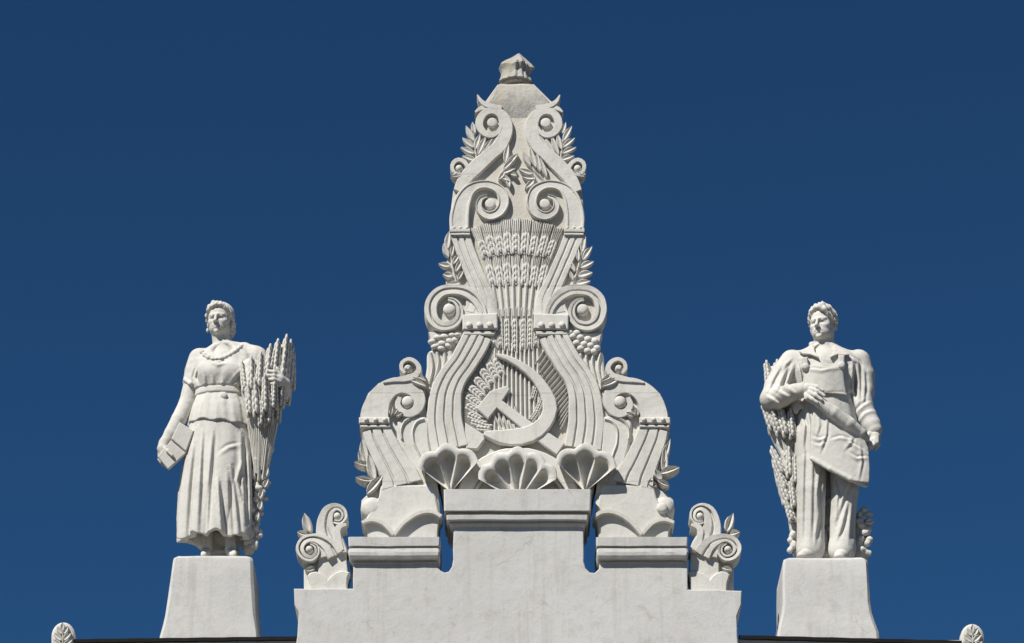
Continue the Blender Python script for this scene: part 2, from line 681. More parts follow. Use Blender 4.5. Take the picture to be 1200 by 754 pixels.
for X in (same, mirror(607.3)):
    loft('side_cap', [(629.5, 408, 516, DW + 8), (640, 408.5, 515.5, DW + 7.5), (640.8, 411.5, 513, DW + 3), (642.6, 411.5, 513, DW + 3), (643.2, 408.5, 515, DW + 8), (647, 408, 515.5, DW + 9), (651, 408.5, 515, DW + 8.5),
                      (655, 410, 514, DW + 6.5), (656.5, 411, 513.5, DW + 5), (657.2, 413.5, 511.8, DW + 1), (659, 413.5, 511.8, DW + 1), (659.4, 412.4, 512.5, DW + 2.5), (660.6, 413, 512, DW + 1.5), (661, 414, 511, DW - 1)], DWB, wall, X, nx=18)

# ================================================================== the crest
D0 = 4                                 # front of the crest's ground
crest = root('obelisk_crest', W(606, 583, -20), 'tall white obelisk crest carved with lyre scrolls, wheat and hammer and sickle', 'crest')
half = [(569, 119), (561, 136), (560, 160), (553, 178), (545, 192), (538, 206), (531, 224), (528.5, 242), (527.5, 262), (528.5, 285), (524, 300), (522, 318), (523, 336), (508, 345), (503, 362), (507, 380), (508, 392), (507, 410), (505, 415), (500, 432), (497, 455), (497, 500),
        (503, 535), (515, 565), (519, 588)]
slab = half + [MIR(*p) for p in reversed(half)]
slab = slab[:25] + slab[25:]
body = prism('backing_slab', slab + [(646, 119), (626, 99), (583, 99)], -48, D0, crest, bevel=1.0, mat=M_BED, rough=.9)

# pyramid cap and broken finial
loft('pyramid_cap', [(98.5, 583, 624, 0), (104, 581, 630, 3), (112, 575, 639, 6), (120, 569, 646, 7.5), (127, 570, 645, 6.5), (134, 571, 644, 5), (141, 574, 641, 3.4)], -40, crest, mat=M_TOP, ch=4, rough=1.0, nx=14)
V, F = [], []
prof = [(100, 17), (97.9, 17), (97.6, 20.6), (96, 20), (92, 18.3), (88, 17.6), (84.5, 19.5), (81.5, 22), (79, 21), (75, 16), (71, 11), (67.5, 6.5), (64.5, 3), (63, 1)]
sg = 44
fc = W(604, 97, -19)
for qi, (py, r) in enumerate(prof):
    sh = max(0, (86 - py)) / 23.0
    for i in range(sg):
        a = 2 * math.pi * i / sg
        k = 1 - (.04 + .16 * min(1, sh * 4)) * (1 - abs(math.cos(2.5 * a + .35))) + .04 * math.sin(15 * a + qi * .2) + .03 * math.sin(27 * a)
        z = W(604, py, -19).z + (.010 * math.sin(5 * a + 1) if 4 < qi < 10 else 0)
        V.append(wob(Vector((fc.x + (4.5 * sh) * S + r * k * S * math.cos(a), fc.y + r * k * S * .95 * math.sin(a), z)), .6 * S))
for q in range(len(prof) - 1):
    for i in range(sg):
        j = (i + 1) % sg
        F.append((q * sg + i, q * sg + j, (q + 1) * sg + j, (q + 1) * sg + i))
F.append(tuple(range(sg)))
F.append(tuple((len(prof) - 1) * sg + i for i in range(sg)))
mk('finial', V, F, M_TOP, crest, 30)

TOPBAND = [(537, 224, 12), (542, 214, 15), (549, 205, 17.5), (560, 194, 18.5), (573, 182, 17.5), (585, 171, 17), (592, 158, 16.5), (593, 145, 16), (588, 134.5, 13), (578, 129.7, 9.5), (568, 132, 9.5), (562.5, 140, 10), (562.5, 149, 9.5), (568, 156, 8.5), (576.5, 158, 8), (584, 154, 6), (587, 148, 4)]
VOL2 = [(538.5, 268, 23), (538.5, 254, 23), (542, 236, 21), (549.5, 223, 15.5), (561, 216.5, 11), (575, 216.5, 11), (587, 224, 13), (590, 238, 13), (584, 249, 12), (573, 252.5, 11), (564, 248, 9), (561, 240, 7.5), (564, 232, 6), (571, 229.5, 4)]
SHAFT2 = [(539, 274, 23), (546, 295, 22), (555, 318, 22), (563, 337, 23), (567, 352, 29), (564, 368, 38)]
VOL3 = [(567, 374, 9), (564, 361, 11), (557, 349.5, 13.5), (546, 341.5, 14.5), (533, 338.8, 13.5), (518, 341, 14), (507.5, 350, 15), (504.5, 363, 15), (509, 376, 14), (520, 382, 12.5), (532, 379, 11), (538.5, 370, 9.5), (538, 359, 8), (532, 352, 6), (525, 350.5, 4)]
LYRE = [(560, 392, 34), (554, 405, 34), (543, 424, 33), (531, 441, 34), (523.5, 458, 37), (521, 475, 40), (521, 492, 42), (524, 508, 43), (527.5, 525, 44)]
HALF = [(-1, 0), (-.6, .75), (0, 1), (.6, .75), (1, 0)]
for X in (same, MIR):
    sb = ribbon('scroll_band', TOPBAND, PLAIN, D0, D0 + 6, crest, X)
    disc('scroll_eye', (577, 143.5), 6.2, D0, D0 + 5.5, sb, X)
    sb = ribbon('scroll_band', VOL2, ROLL, D0, D0 + 7, crest, X)
    disc('scroll_eye', (574.5, 238.5), 6.2, D0, D0 + 6.5, sb, X)
    cl = ribbon('collar', [(527, 269.5, 4.5), (538, 269.5, 4.5), (551, 269.5, 4.5)], PLAIN, D0, D0 + 9, crest, X)
    ribbon('collar_fillet', [(528, 274, 2.6), (538, 274, 2.6), (551, 274, 2.6)], PLAIN, D0, D0 + 8, cl, X)
    for k in range(3):
        disc('stud', (532 + 7.5 * k, 266.5), 2.4, D0 + 5, D0 + 9.5, cl, X, .8, seg=10)
    ribbon('fluted_shaft', SHAFT2, flutes(2, .13, .26), D0, D0 + 5.5, crest, X)
    prism('shaft_foot', [(546, 344), (556, 338), (572, 338), (582, 350), (584, 369), (541, 370), (546, 358)], D0, D0 + 5, crest, X, bevel=1)
    sb = ribbon('scroll_band', VOL3, RIM, D0 - 20, D0 + 8, crest, X)
    disc('scroll_eye', (526.6, 361.5), 7.6, D0 - 20, D0 + 7, sb, X)
    cl = prism('collar_block', [(542, 368.5), (583, 367), (583.5, 385.5), (542, 386.5)], D0, D0 + 11, crest, X)
    prism('collar_fillet', [(543.5, 388), (581, 388), (579.5, 392.5), (543, 392.5)], D0, D0 + 9, cl, X, bevel=.8)
    for k in range(3):
        disc('stud', (549.7 + 12.2 * k, 380), 3.9, D0 + 9, D0 + 14, cl, X, .8, seg=14)
    ribbon('lyre_band', LYRE, flutes(3, .085, .15), D0 - 6, D0 + 8.5, crest, X, step=3.2)
    # small outer curls
    cu = ribbon('curl', [(551, 207, 8), (549, 197, 6), (544, 189.5, 5.5), (537.5, 187, 5.5), (531.5, 190.5, 5.5), (530, 197, 5), (533.5, 203, 4.5), (540, 203.5, 3)], PLAIN, -18, D0 + 6, crest, X)
    disc('curl_eye', (538, 196.2), 5.4, -18, D0 + 6.5, cu, X, .4)
    leaves([((545, 204), (529, 209), 7), ((537, 203), (528, 207), 6)], D0 + 1, 5, cu, X)
    ribbon('horn_leaf', [(588, 126, 5), (578, 125, 6.5), (569, 122.5, 6.5), (563, 118, 5), (559.5, 111.5, 1.5)], PLAIN, -10, D0 + 6, crest, X)
    ribbon('horn_leaf', [(577, 125.5, 5), (568, 125.5, 6), (561, 128, 5), (556.5, 131.5, 1.5)], PLAIN, -10, D0 + 5, crest, X)
    # laurel sprays beside the top scrolls
    sp = ribbon('laurel_spray', [(561, 197, 4), (557, 175, 3.6), (555, 150, 2.4)], HALF, D0 - 2, D0 + 4, crest, X)
    leaves([((557, 158), (553.5, 144.5), 6.5), ((556, 167), (546, 149), 7.5), ((556, 174), (542, 163), 7.5), ((556.5, 181), (540, 174), 7.5), ((558, 189), (542, 184), 7.5),
            ((557, 177), (563, 158), 7), ((560, 183), (570, 160), 7), ((564, 185), (577, 163), 7), ((568, 183), (584, 160), 7), ((562, 190), (575, 172), 6)], D0 + 1, 4.2, sp, X)
# leaf sprays between the scrolls (they differ left and right)
sp = ribbon('laurel_spray', [(587, 214, 3), (591, 203, 3.5), (595, 188, 3)], HALF, D0 - 1, D0 + 3.5, crest)
leaves([((592, 193), (596, 171), 7.5), ((593, 197), (607, 182), 8), ((590, 200), (602, 189), 7), ((588, 205), (604, 199), 7.5), ((586, 208), (598, 214), 7.5), ((592, 202), (584, 213), 6.5), ((594, 208), (597, 222), 6.5), ((598, 205), (606, 208), 6)], D0 + 1, 5.2, sp)
sp = ribbon('laurel_spray', [(640, 213, 3), (629, 203, 3.5), (620, 190, 3)], HALF, D0 - 1, D0 + 3.5, crest)
leaves([((622, 196), (612, 178), 7.5), ((628, 198), (621, 174), 7.5), ((633, 203), (629, 180), 6.5), ((625, 205), (608, 200), 8), ((628, 210), (612, 209), 8), ((626, 212), (615, 223), 7.5), ((641, 209), (633, 187), 6.5)], D0 + 1, 5.2, sp)
# olive sprays
sp = ribbon('olive_spray', [(537, 337, 3.5), (531, 315, 3.5), (526, 284, 2.5)], HALF, D0 - 2, D0 + 4, crest)
leaves([((524, 294), (527, 272), 8.5), ((526, 303), (519.5, 287), 7.5), ((528, 313), (514, 310.5), 8), ((531, 324), (519, 323), 8.5), ((529, 302), (532, 288), 5.5), ((531, 311), (539, 299), 6.5), ((534, 320), (543, 304), 6.5), ((537, 329), (544, 317), 5.5), ((540, 333), (524, 334), 7)], D0 + 1, 4.6, sp)
sp = ribbon('olive_spray', [(670, 337, 3.5), (678, 312, 3.5), (684, 283, 2.5)], HALF, D0 - 2, D0 + 4, crest)
leaves([((682, 298), (686, 275), 7.5), ((683, 306), (694, 290), 8), ((680, 315), (696, 308), 8.5), ((677, 325), (694.5, 321), 9.5), ((675, 334), (692, 331), 8), ((678, 308), (677, 291), 5.5), ((674, 320), (668, 307), 6), ((672, 330), (668, 319), 5)], D0 + 1, 4.6, sp)
# fluted acanthus below the grapes
bunch = []
for X in (same, MIR):
    bunch.append(prism('grape_bunch', [(502, 389), (520, 390.5), (541, 388), (541, 393), (532, 405), (520, 411), (507, 408), (504, 394)], -20, D0 + 3, crest, X, bevel=.8))
    fl = prism('acanthus_leaf', [(503, 412), (528, 409), (534, 425), (524, 440), (514, 455), (498, 456), (500, 432)], -20, D0 + 1.5, crest, X, bevel=2, smooth_out=True, step=3)
    for (p0, p1, p2) in (((504, 413), (507, 430), (503, 450)), ((512, 412), (514, 426), (509, 445)), ((520, 411), (521, 423), (516, 438)), ((527, 411), (528, 420), (523, 431))):
        ribbon('leaf_rib', [(*p0, 5.5), (*p1, 5), (*p2, 2.5)], HALF, D0, D0 + 5, fl, X)
for (x, y, rx, ry, a) in [(506, 401, 9.5, 7, 5), (513, 396, 10.5, 7, -8), (521, 395, 10.5, 7, -15), (530, 393.5, 9, 6.5, -10), (510, 406.5, 10.5, 7, 10), (518, 403, 10.5, 7.5, -10), (527, 400.5, 10.5, 7.5, -30), (536, 393, 8, 6, 0), (517, 409, 10.5, 6.5, -5), (525, 406, 9, 6.5, -30), (533, 399, 8, 6.5, -40)]:
    c, q_ = math.cos(R(a)) * rx / 2, math.sin(R(a)) * rx / 2
    place('grape', GRAPE, (x - c, y + q_), (x + c, y - q_), ry, 8, D0 + 4, bunch[0])
for (x, y) in [(671, 395), (680, 396.5), (689, 398), (697, 401), (675.5, 402.5), (684.5, 404), (692, 406), (699.5, 408.5), (680.5, 409.5), (688.5, 412), (696, 413), (667, 391), (676, 391)]:
    place('grape', GRAPE, (x - 4.7, y + random.uniform(-1, 1)), (x + 4.7, y), 8.6, 9, D0 + 4, bunch[1])

# ---- wheat fan
FAN = (606, 452)


def fan_row(xs, y_base, y_top, spread, w, th, d, mesh):
    for i, x in enumerate(xs):
        cx = 605.5
        u = (x - cx)
        b = (cx + u * (1 - spread), y_base(x))
        t = (cx + u * (1 + spread), y_top(x))
        place('wheat_ear', mesh[i % len(mesh)], b, t, w, th, d + random.uniform(-.4, .4), crest)


prism('wheat_bed', [(553, 276), (563, 268), (582, 261), (605, 258.5), (630, 261), (648, 268), (659, 276), (650, 300), (641, 326), (630, 346), (626, 362), (627, 408), (582, 408), (583, 362), (578, 346), (567, 322), (560, 300)], D0 - 3, D0 + 1.6, crest, bevel=1, mat=M_BED)
fan_row([563.5, 574, 584.5, 594.5, 604.8, 616.0, 627, 638, 648.5], lambda x: 297 + abs(x - 605) * .12, lambda x: 257.5 + ((x - 605.5) / 50) ** 2 * 13, .15, 12.6, 3.6, D0 + 2.4, [EAR_A, EAR_A2])
fan_row([573.6, 584, 594.2, 604.8, 616.2, 627.4, 637.8], lambda x: 334 + abs(x - 605) * .05, lambda x: 293 + ((x - 605.5) / 40) ** 2 * 6, .14, 11.8, 3.4, D0 + 2.0, [EAR_A2, EAR_A])
fan_row([578.5, 586, 594, 603.2, 613.2, 621.2, 629], lambda x: 413 - abs(x - 605) * .25, lambda x: 361 + ((x - 605.5) / 30) ** 2 * 4, .03, 9.2, 4.0, D0 + 2.2, [EAR_B])
for i in range(8):
    u = i - 3.5
    place('stalk', STALK, (605 + u * 6.2, 372), (605 + u * 8.2, 326), 6.5, 3.5, D0 + .8, crest)
for i in range(11):
    u = i - 5
    place('stalk', STALK, (606 + u * 5.2, 515), (605 + u * 5.0, 402 + abs(u) * 1.5), 4.6, 3.6, D0 + .5, crest)
for i in range(6):
    place('stalk', STALK, (588 + i * 4, 505), (577 + i * 5.3, 483 - i), 4, 4.2, D0 + 1, crest)
for (b, t) in [((577, 452), (556, 422)), ((571, 459), (548, 434)), ((566, 467), (541, 446)), ((563, 476), (537, 458)), ((563, 485), (536, 470)), ((565, 493), (538, 482)), ((569, 499), (542, 491)), ((576, 503), (548, 500)), ((583, 446), (566, 414)), ((588, 441), (576, 408))]:
    place('wheat_ear', EAR_A3, b, t, 12.5, 4, D0 + 1.2, crest)
for (b, t) in [((624, 470), (633, 440)), ((628, 486), (640, 458)), ((622, 494), (634, 478))]:
    place('wheat_ear', EAR_B, b, t, 9, 5, D0 + 1.5, crest)
for i in range(16):
    f = i / 15
    x, y = 628 + 30 * math.sin(f * 1.35), 418 + 76 * f
    place('awn', STALK, (x + 1, y + 7), (x + 13 - 6 * f + 5 * math.sin(f * 3), y - 11 + 5 * f), 2.6, 4.2, D0 + 1, crest)
    place('awn', STALK, (x - 1, y + 10), (x + 11 - 5 * f + 5 * math.sin(f * 3), y - 8 + 5 * f), 2.2, 3.4, D0 + .6, crest)

# ---- hammer and sickle
emb = [(581, 414), (593, 415.5), (604, 419.5), (615, 425.5), (626, 433), (636, 443), (645, 455), (651.5, 467), (653.5, 479), (651, 490), (645, 501), (636, 510.5), (625, 517.5), (612, 521.5), (598, 522), (585, 519.5), (574, 514.5), (566, 510),
       (568, 505.5), (578, 504.5), (590, 504), (602, 502.5), (614, 500.5), (624, 496), (632, 489.5), (636, 480), (635.5, 469), (631, 457.5), (624, 446.5), (615, 437), (605, 429), (593, 422), (582, 417.5)]
prism('hammer', [(594, 452), (574, 458.5), (557.5, 478.5), (572, 491), (582.5, 478.5), (612, 502.5), (637, 522), (652.5, 533), (662, 520), (645, 508), (619, 492.5), (589, 469.5), (598, 456.5)], D0 + 2, D0 + 8, crest, bevel=.9)
prism('sickle', emb, D0 + 2, D0 + 10, crest, bevel=1.1, smooth_out=False, step=3)
prism('sickle_handle', [(545, 495), (567.5, 509.5), (568.5, 515), (559.5, 527), (546, 526)], D0 + 1, D0 + 8, crest, bevel=1.2)

# ---- lunette and shells at the foot
arc_o = [(607 + 72 * math.cos(R(a)), 586 - 62 * math.sin(R(a))) for a in range(0, 181, 9)]
arc_i = [(608 + 56 * math.cos(R(a)), 588 - 46 * math.sin(R(a))) for a in range(180, -1, -9)]
prism('lunette_arch', arc_o + arc_i, D0 - 4, D0 + 7.5, crest, bevel=1.6, step=3)
prism('lunette_rim', [(608 + 55.5 * math.cos(R(a)), 588.5 - 45.5 * math.sin(R(a))) for a in range(0, 181, 9)] + [(608 + 51 * math.cos(R(a)), 588.5 - 41 * math.sin(R(a))) for a in range(180, -1, -9)], D0 - 4, D0 + 5.5, crest, bevel=1, step=3)
shell('shell', (606.5, 588), lambda p: 56 - abs(p - 90) * .10, 30, 150, 5, D0 + 9, D0 + 25.5, 2, crest, dback=D0 - 6)
for X in (same, MIR):
    shell('shell', (528, 577), lambda p: 50 - abs(p - 95) * .08, 48, 142, 3, D0 + 11, D0 + 29, 2, crest, X, dback=D0 - 2)

# ================================================================== side scroll consoles
DS = 8


def console(label, X, right):
    c = root('scroll_console', W(X(465, 634)[0], 634, -20), label, 'scroll', 'fluted scroll consoles flanking the crest')
    sil = [(425, 502), (424, 490), (425, 476), (431.5, 461), (444, 449.5), (458, 445), (472, 441), (471, 430), (478, 420), (489, 424), (494, 438), (498, 456), (499, 480), (503, 500), (507, 530), (512, 560), (514, 590), (515, 604), (513, 612), (512, 637),
           (431, 637), (430, 622), (425, 612), (428, 607), (422.5, 598), (424, 586), (431, 579), (440, 574), (446, 562), (436, 540)]
    prism('backing_block', sil, -45, DS, c, X, bevel=1.0, smooth_out=False, rough=.7)
    ribbon('scroll_band', [(439.5, 495, 35), (439.5, 482, 34), (444.5, 467, 30), (456, 455.5, 25), (470, 451.5, 21), (484, 456, 18.5), (491, 467, 15.5), (489, 478.5, 12.5), (480, 484.5, 10.5), (471, 482, 9), (466, 474, 7.5), (468.5, 465.5, 5)], PLAIN, -30, DS + 7, c, X)
    disc('scroll_eye', (478, 470), 7.6, DS - 5, DS + 9.5, c, X, .4)
    ribbon('curl', [(449, 448, 2), (462, 445.5, 5), (476, 443.5, 8), (487, 439.5, 8), (491, 431, 6.5), (486, 423.5, 5.5), (478, 421, 5), (471.5, 425, 5), (470.5, 432, 5), (475, 437.5, 4)], PLAIN, -30, DS + 9, c, X)
    disc('curl_eye', (478, 430.7), 6, -30, DS + 11, c, X, .5)
    leaves([((478, 445), (500, 456), 9), ((486, 441), (500, 450), 7)], DS + 1, 9, c, X)
    prism('collar', [(420.5, 489), (456.5, 489), (457, 496), (420.5, 496.5)], -30, DS + 11, c, X, bevel=1)
    prism('collar_fillet', [(421.5, 498), (457, 497.7), (457.5, 501), (422.5, 501.5)], -30, DS + 9.5, c, X, bevel=.8)
    for k in range(3):
        disc('stud', (429 + 11 * k, 491.3), 3.0, DS + 8, DS + 14, c, X, .8, seg=12)
    ribbon('fluted_leg', [(440.5, 502, 34), (445, 514, 36), (453, 530, 38), (462, 547, 41), (468, 558, 45), (471, 568, 50)], flutes(2, .07, .07), -20, DS + 7.5, c, X)
    # acanthus leaf hugging the crest
    prism('acanthus_leaf', [(466, 494), (474, 489), (486, 487.5), (497, 488), (502, 494), (503, 515), (506, 535), (511, 556), (514, 580), (514, 604), (500, 600), (494, 580), (486, 560), (480, 545), (472, 524), (468, 508)], 0, DS + 4, c, X, bevel=2, smooth_out=True, step=4)
    ribbon('leaf_rib', [(497, 491, 7), (489, 494, 6), (484, 504, 5), (485, 518, 5), (491, 532, 4.5), (498, 556, 4), (502, 590, 4)], [(-1, 0), (-.6, .7), (0, 1), (.6, .7), (1, 0)], DS + 1, DS + 6.5, c, X)
    ribbon('leaf_rib', [(480, 490, 6), (474, 494, 5), (470, 503, 4), (471, 514, 3)], [(-1, 0), (-.6, .7), (0, 1), (.6, .7), (1, 0)], DS + 1, DS + 7, c, X)
    # foot
    prism('foot_block', [(446, 569), (506, 568), (510, 580), (514.5, 603), (503, 599), (488, 603), (474, 613), (462, 627), (452, 616), (440, 610), (428, 609), (436, 596), (444, 582)], -20, DS + 7.4, c, X, bevel=1.5)
    disc('foot_curl', (436, 593.5), 13.5, -20, DS + 8, c, X, .3, seg=28)
    if right:
        disc('foot_curl_eye', (437, 594.5), 6.5, DS + 4, DS + 12.5, c, X, .4)
    prism('base_block', [(427, 615), (440, 612), (452, 617), (462, 627), (474, 615), (488, 606), (502, 601), (515, 606), (513, 620), (512.5, 634), (431, 634), (430, 622)], -42, DS + 7, c, X, bevel=1)
    ribbon('scallop_rim', [(424, 612.5, 4), (431, 609.5, 4.5), (440, 609.5, 4.5), (450, 614, 4.5), (461.5, 626, 4)], PLAIN, -20, DS + 14, c, X)
    ribbon('scallop_rim', [(462, 626.5, 4), (472, 614, 4.5), (484, 604.5, 4.8), (497, 599.5, 5), (508, 600, 5), (517, 605, 4.5)], PLAIN, -20, DS + 14.5, c, X)
    leaves([((461, 488), (466, 482), 6), ((464, 490), (472, 486), 6), ((458, 489), (460, 480), 5)], DS + 1, 8, c, X)
    if right:
        lv = [((776, 548), (785, 518), 9), ((779, 560), (779, 528), 9), ((773, 558), (796, 551.5), 11), ((775, 566), (767, 554), 10), ((770, 572), (757, 568), 9), ((760, 580), (764, 563), 9), ((784, 572), (770, 566), 9)]
        leaves(lv, DS - 4, 12, c)
    else:
        lv = [((431, 546), (424.5, 518), 11), ((440, 565), (432, 536), 12), ((434, 548), (415.5, 545), 8), ((437, 566), (417, 563), 9), ((430, 582), (450, 560), 12), ((428, 552), (421, 530), 8)]
        leaves(lv, DS - 4, 12, c)
    return c


console('tall white fluted scroll console abutting the crest on the woman statue\'s side', same, False)
console('tall white fluted scroll console abutting the crest on the worker statue\'s side', mirror(lambda y: float(np.interp(y, [420, 480, 560, 640], [601.5, 602.5, 606, 607.3]))), True)

# ================================================================== small acroteria on the wall's shoulders


def acroterion(label, X):
    c = root('acroterion', W(X(382, 694)[0], 694, -5), label, 'ornament', 'small scroll ornaments on the shoulders of the wall')
    da, db = 10, -18
    prism('post', [(373, 646), (406, 645), (407.5, 671), (409, 674), (407, 684), (407.5, 694), (372, 694), (371, 684), (373, 673)], db, da, c, X, bevel=1)
    prism('back_block', [(358, 655), (376, 640), (384, 640), (384, 694), (356, 694), (356, 668)], db, da - 8, c, X, bevel=1)
    prism('base_scallop', [(360, 674), (363.5, 670.8), (370, 669.5), (376, 671.3), (381, 675), (384, 679), (387.5, 675), (392, 671.5), (398, 669.2), (404, 668.6), (410, 671), (407.5, 677), (407, 684), (407.5, 694), (364, 694), (363, 684)], db, da + 4, c, X, bevel=1.4)
    ribbon('upper_scroll', [(391, 650, 34), (388, 638, 32), (382, 622, 24), (381, 610, 19), (385, 598.5, 15), (394, 594, 9.5), (402, 598, 8), (403.5, 606.5, 7), (398, 612, 6), (391, 611, 5)], RIM, db, da + 4, c, X)
    disc('scroll_eye', (395, 604), 5.4, db + 6, da + 5, c, X, .5)
    ribbon('lower_scroll', [(393, 650, 20), (387, 640, 18), (378, 633, 15), (366, 630, 10.5), (355.5, 634, 10.5), (351.5, 643, 10), (356, 651.5, 9), (365, 654, 8), (371.5, 648, 7), (370.5, 640, 5.5), (364, 636.5, 3)], RIM, db, da + 6, c, X)
    disc('scroll_eye', (362.5, 643), 5.6, db + 4, da + 7, c, X, .5)
    ribbon('hook_leaf', [(399, 645, 9), (396, 630, 8), (395, 621, 8), (399, 616, 7), (406, 615, 3)], PLAIN, db, da + 5, c, X)
    leaves([((364, 626), (357, 605), 11), ((361, 629), (349, 627), 9), ((370, 668), (358, 672), 8)], 0, 12, c, X)
    return c


acroterion('small double scroll ornament on the wall shoulder beside the woman statue', same)
acroterion('small double scroll ornament on the wall shoulder beside the worker statue', mirror(607.8))

# ================================================================== pedestals, antefixes
p1 = root('statue_pedestal', W(246, 752, -42), 'flared white block pedestal under the statue of the woman', 'pedestal', 'statue pedestals')
loft('block', [(651.8, 207, 292, 4), (653.5, 203.5, 295.5, 7), (657, 202.5, 296.5, 8), (675, 200, 297, 8), (700, 196.5, 298.5, 8.5), (720, 193.5, 299.5, 9), (733, 190.5, 301, 10), (745, 187, 303, 11), (756, 186, 303.5, 11.5)], -95, p1, ch=3, rough=.9, nx=16)
p2 = root('statue_pedestal', W(970, 752, -42), 'flared white block pedestal under the statue of the man', 'pedestal', 'statue pedestals')
loft('block', [(654, 922, 1012, 4), (655.5, 918.5, 1016, 7), (659, 917.5, 1017.5, 8), (680, 917, 1018.5, 8), (705, 917.5, 1020, 8.5), (718, 916, 1022, 9), (730, 913.5, 1026, 10), (740, 911.5, 1030, 11), (756, 910.5, 1031.5, 11.5)], -95, p2, ch=3, rough=.9, nx=16)


def antefix(cx, top, label, left):
    a = root('antefix', W(cx, 770, 12), label, 'ornament', 'palmette ornaments at the roof corners')
    k = 754 - top
    sil = [(cx + 14 * math.cos(R(t)) * (1 if t > 0 else 1), top + 17 - 17 * math.sin(R(t))) for t in range(0, 181, 15)]
    prism('palmette_back', sil + [(cx - 14, 775), (cx + 14, 775)], 4, 16, a, bevel=2.5, step=2)
    for i in range(5):
        y = top + 13 + i * 7.5
        w_ = (6.5, 10, 11.5, 11.5, 11.5)[i]
        for q_ in (-1, 1):
            place('leaf', LEAF, (cx + q_ * 1, y + 2), (cx + q_ * w_, y - 6.5), 7, 4.5, 16, a)
    place('leaf', LEAF, (cx, top + 13), (cx, top + 2), 6, 5, 16, a)
    place('stem', STALK, (cx, 772), (cx, top + 6), 3, 4, 16, a)


antefix(74, 729, 'little white palmette at the roof corner beyond the woman statue', True)
antefix(1139.5, 731, 'little white palmette at the roof corner beyond the worker statue', False)
#STATUES
# ================================================================== statues: carved as smooth distance fields


def smin(a, b, k):
    h = np.maximum(k - np.abs(a - b), 0) / k
    return np.minimum(a, b) - h * h * k * .25


def smax(a, b, k):
    return -smin(-a, -b, k)


def ell(x, y, z, c, r):
    u, v, w = (x - c[0]) / r[0], (y - c[1]) / r[1], (z - c[2]) / r[2]
    k0 = np.sqrt(u * u + v * v + w * w) + 1e-6
    k1 = np.sqrt((u / r[0]) ** 2 + (v / r[1]) ** 2 + (w / r[2]) ** 2) + 1e-6
    return k0 * (k0 - 1) / k1


def capl(x, y, z, a, b, ra, rb):
    ab = (b[0] - a[0], b[1] - a[1], b[2] - a[2])
    l2 = ab[0] ** 2 + ab[1] ** 2 + ab[2] ** 2 + 1e-9
    t = np.clip(((x - a[0]) * ab[0] + (y - a[1]) * ab[1] + (z - a[2]) * ab[2]) / l2, 0, 1)
    return np.sqrt((x - a[0] - t * ab[0]) ** 2 + (y - a[1] - t * ab[1]) ** 2 + (z - a[2] - t * ab[2]) ** 2) - (ra + (rb - ra) * t)


def poly_sd(px, pz, P):
    d = np.full(np.broadcast(px, pz).shape, 1e9)
    sgn = np.ones_like(d)
    n = len(P)
    for i in range(n):
        a, b = P[i], P[i - 1]
        ex, ez = b[0] - a[0], b[1] - a[1]
        wx, wz = px - a[0], pz - a[1]
        t = np.clip((wx * ex + wz * ez) / (ex * ex + ez * ez), 0, 1)
        d = np.minimum(d, (wx - ex * t) ** 2 + (wz - ez * t) ** 2)
        c1, c2, c3 = pz >= a[1], pz < b[1], ex * wz > ez * wx
        fl = (c1 & c2 & c3) | (~c1 & ~c2 & ~c3)
        sgn = np.where(fl, -sgn, sgn)
    return sgn * np.sqrt(d)


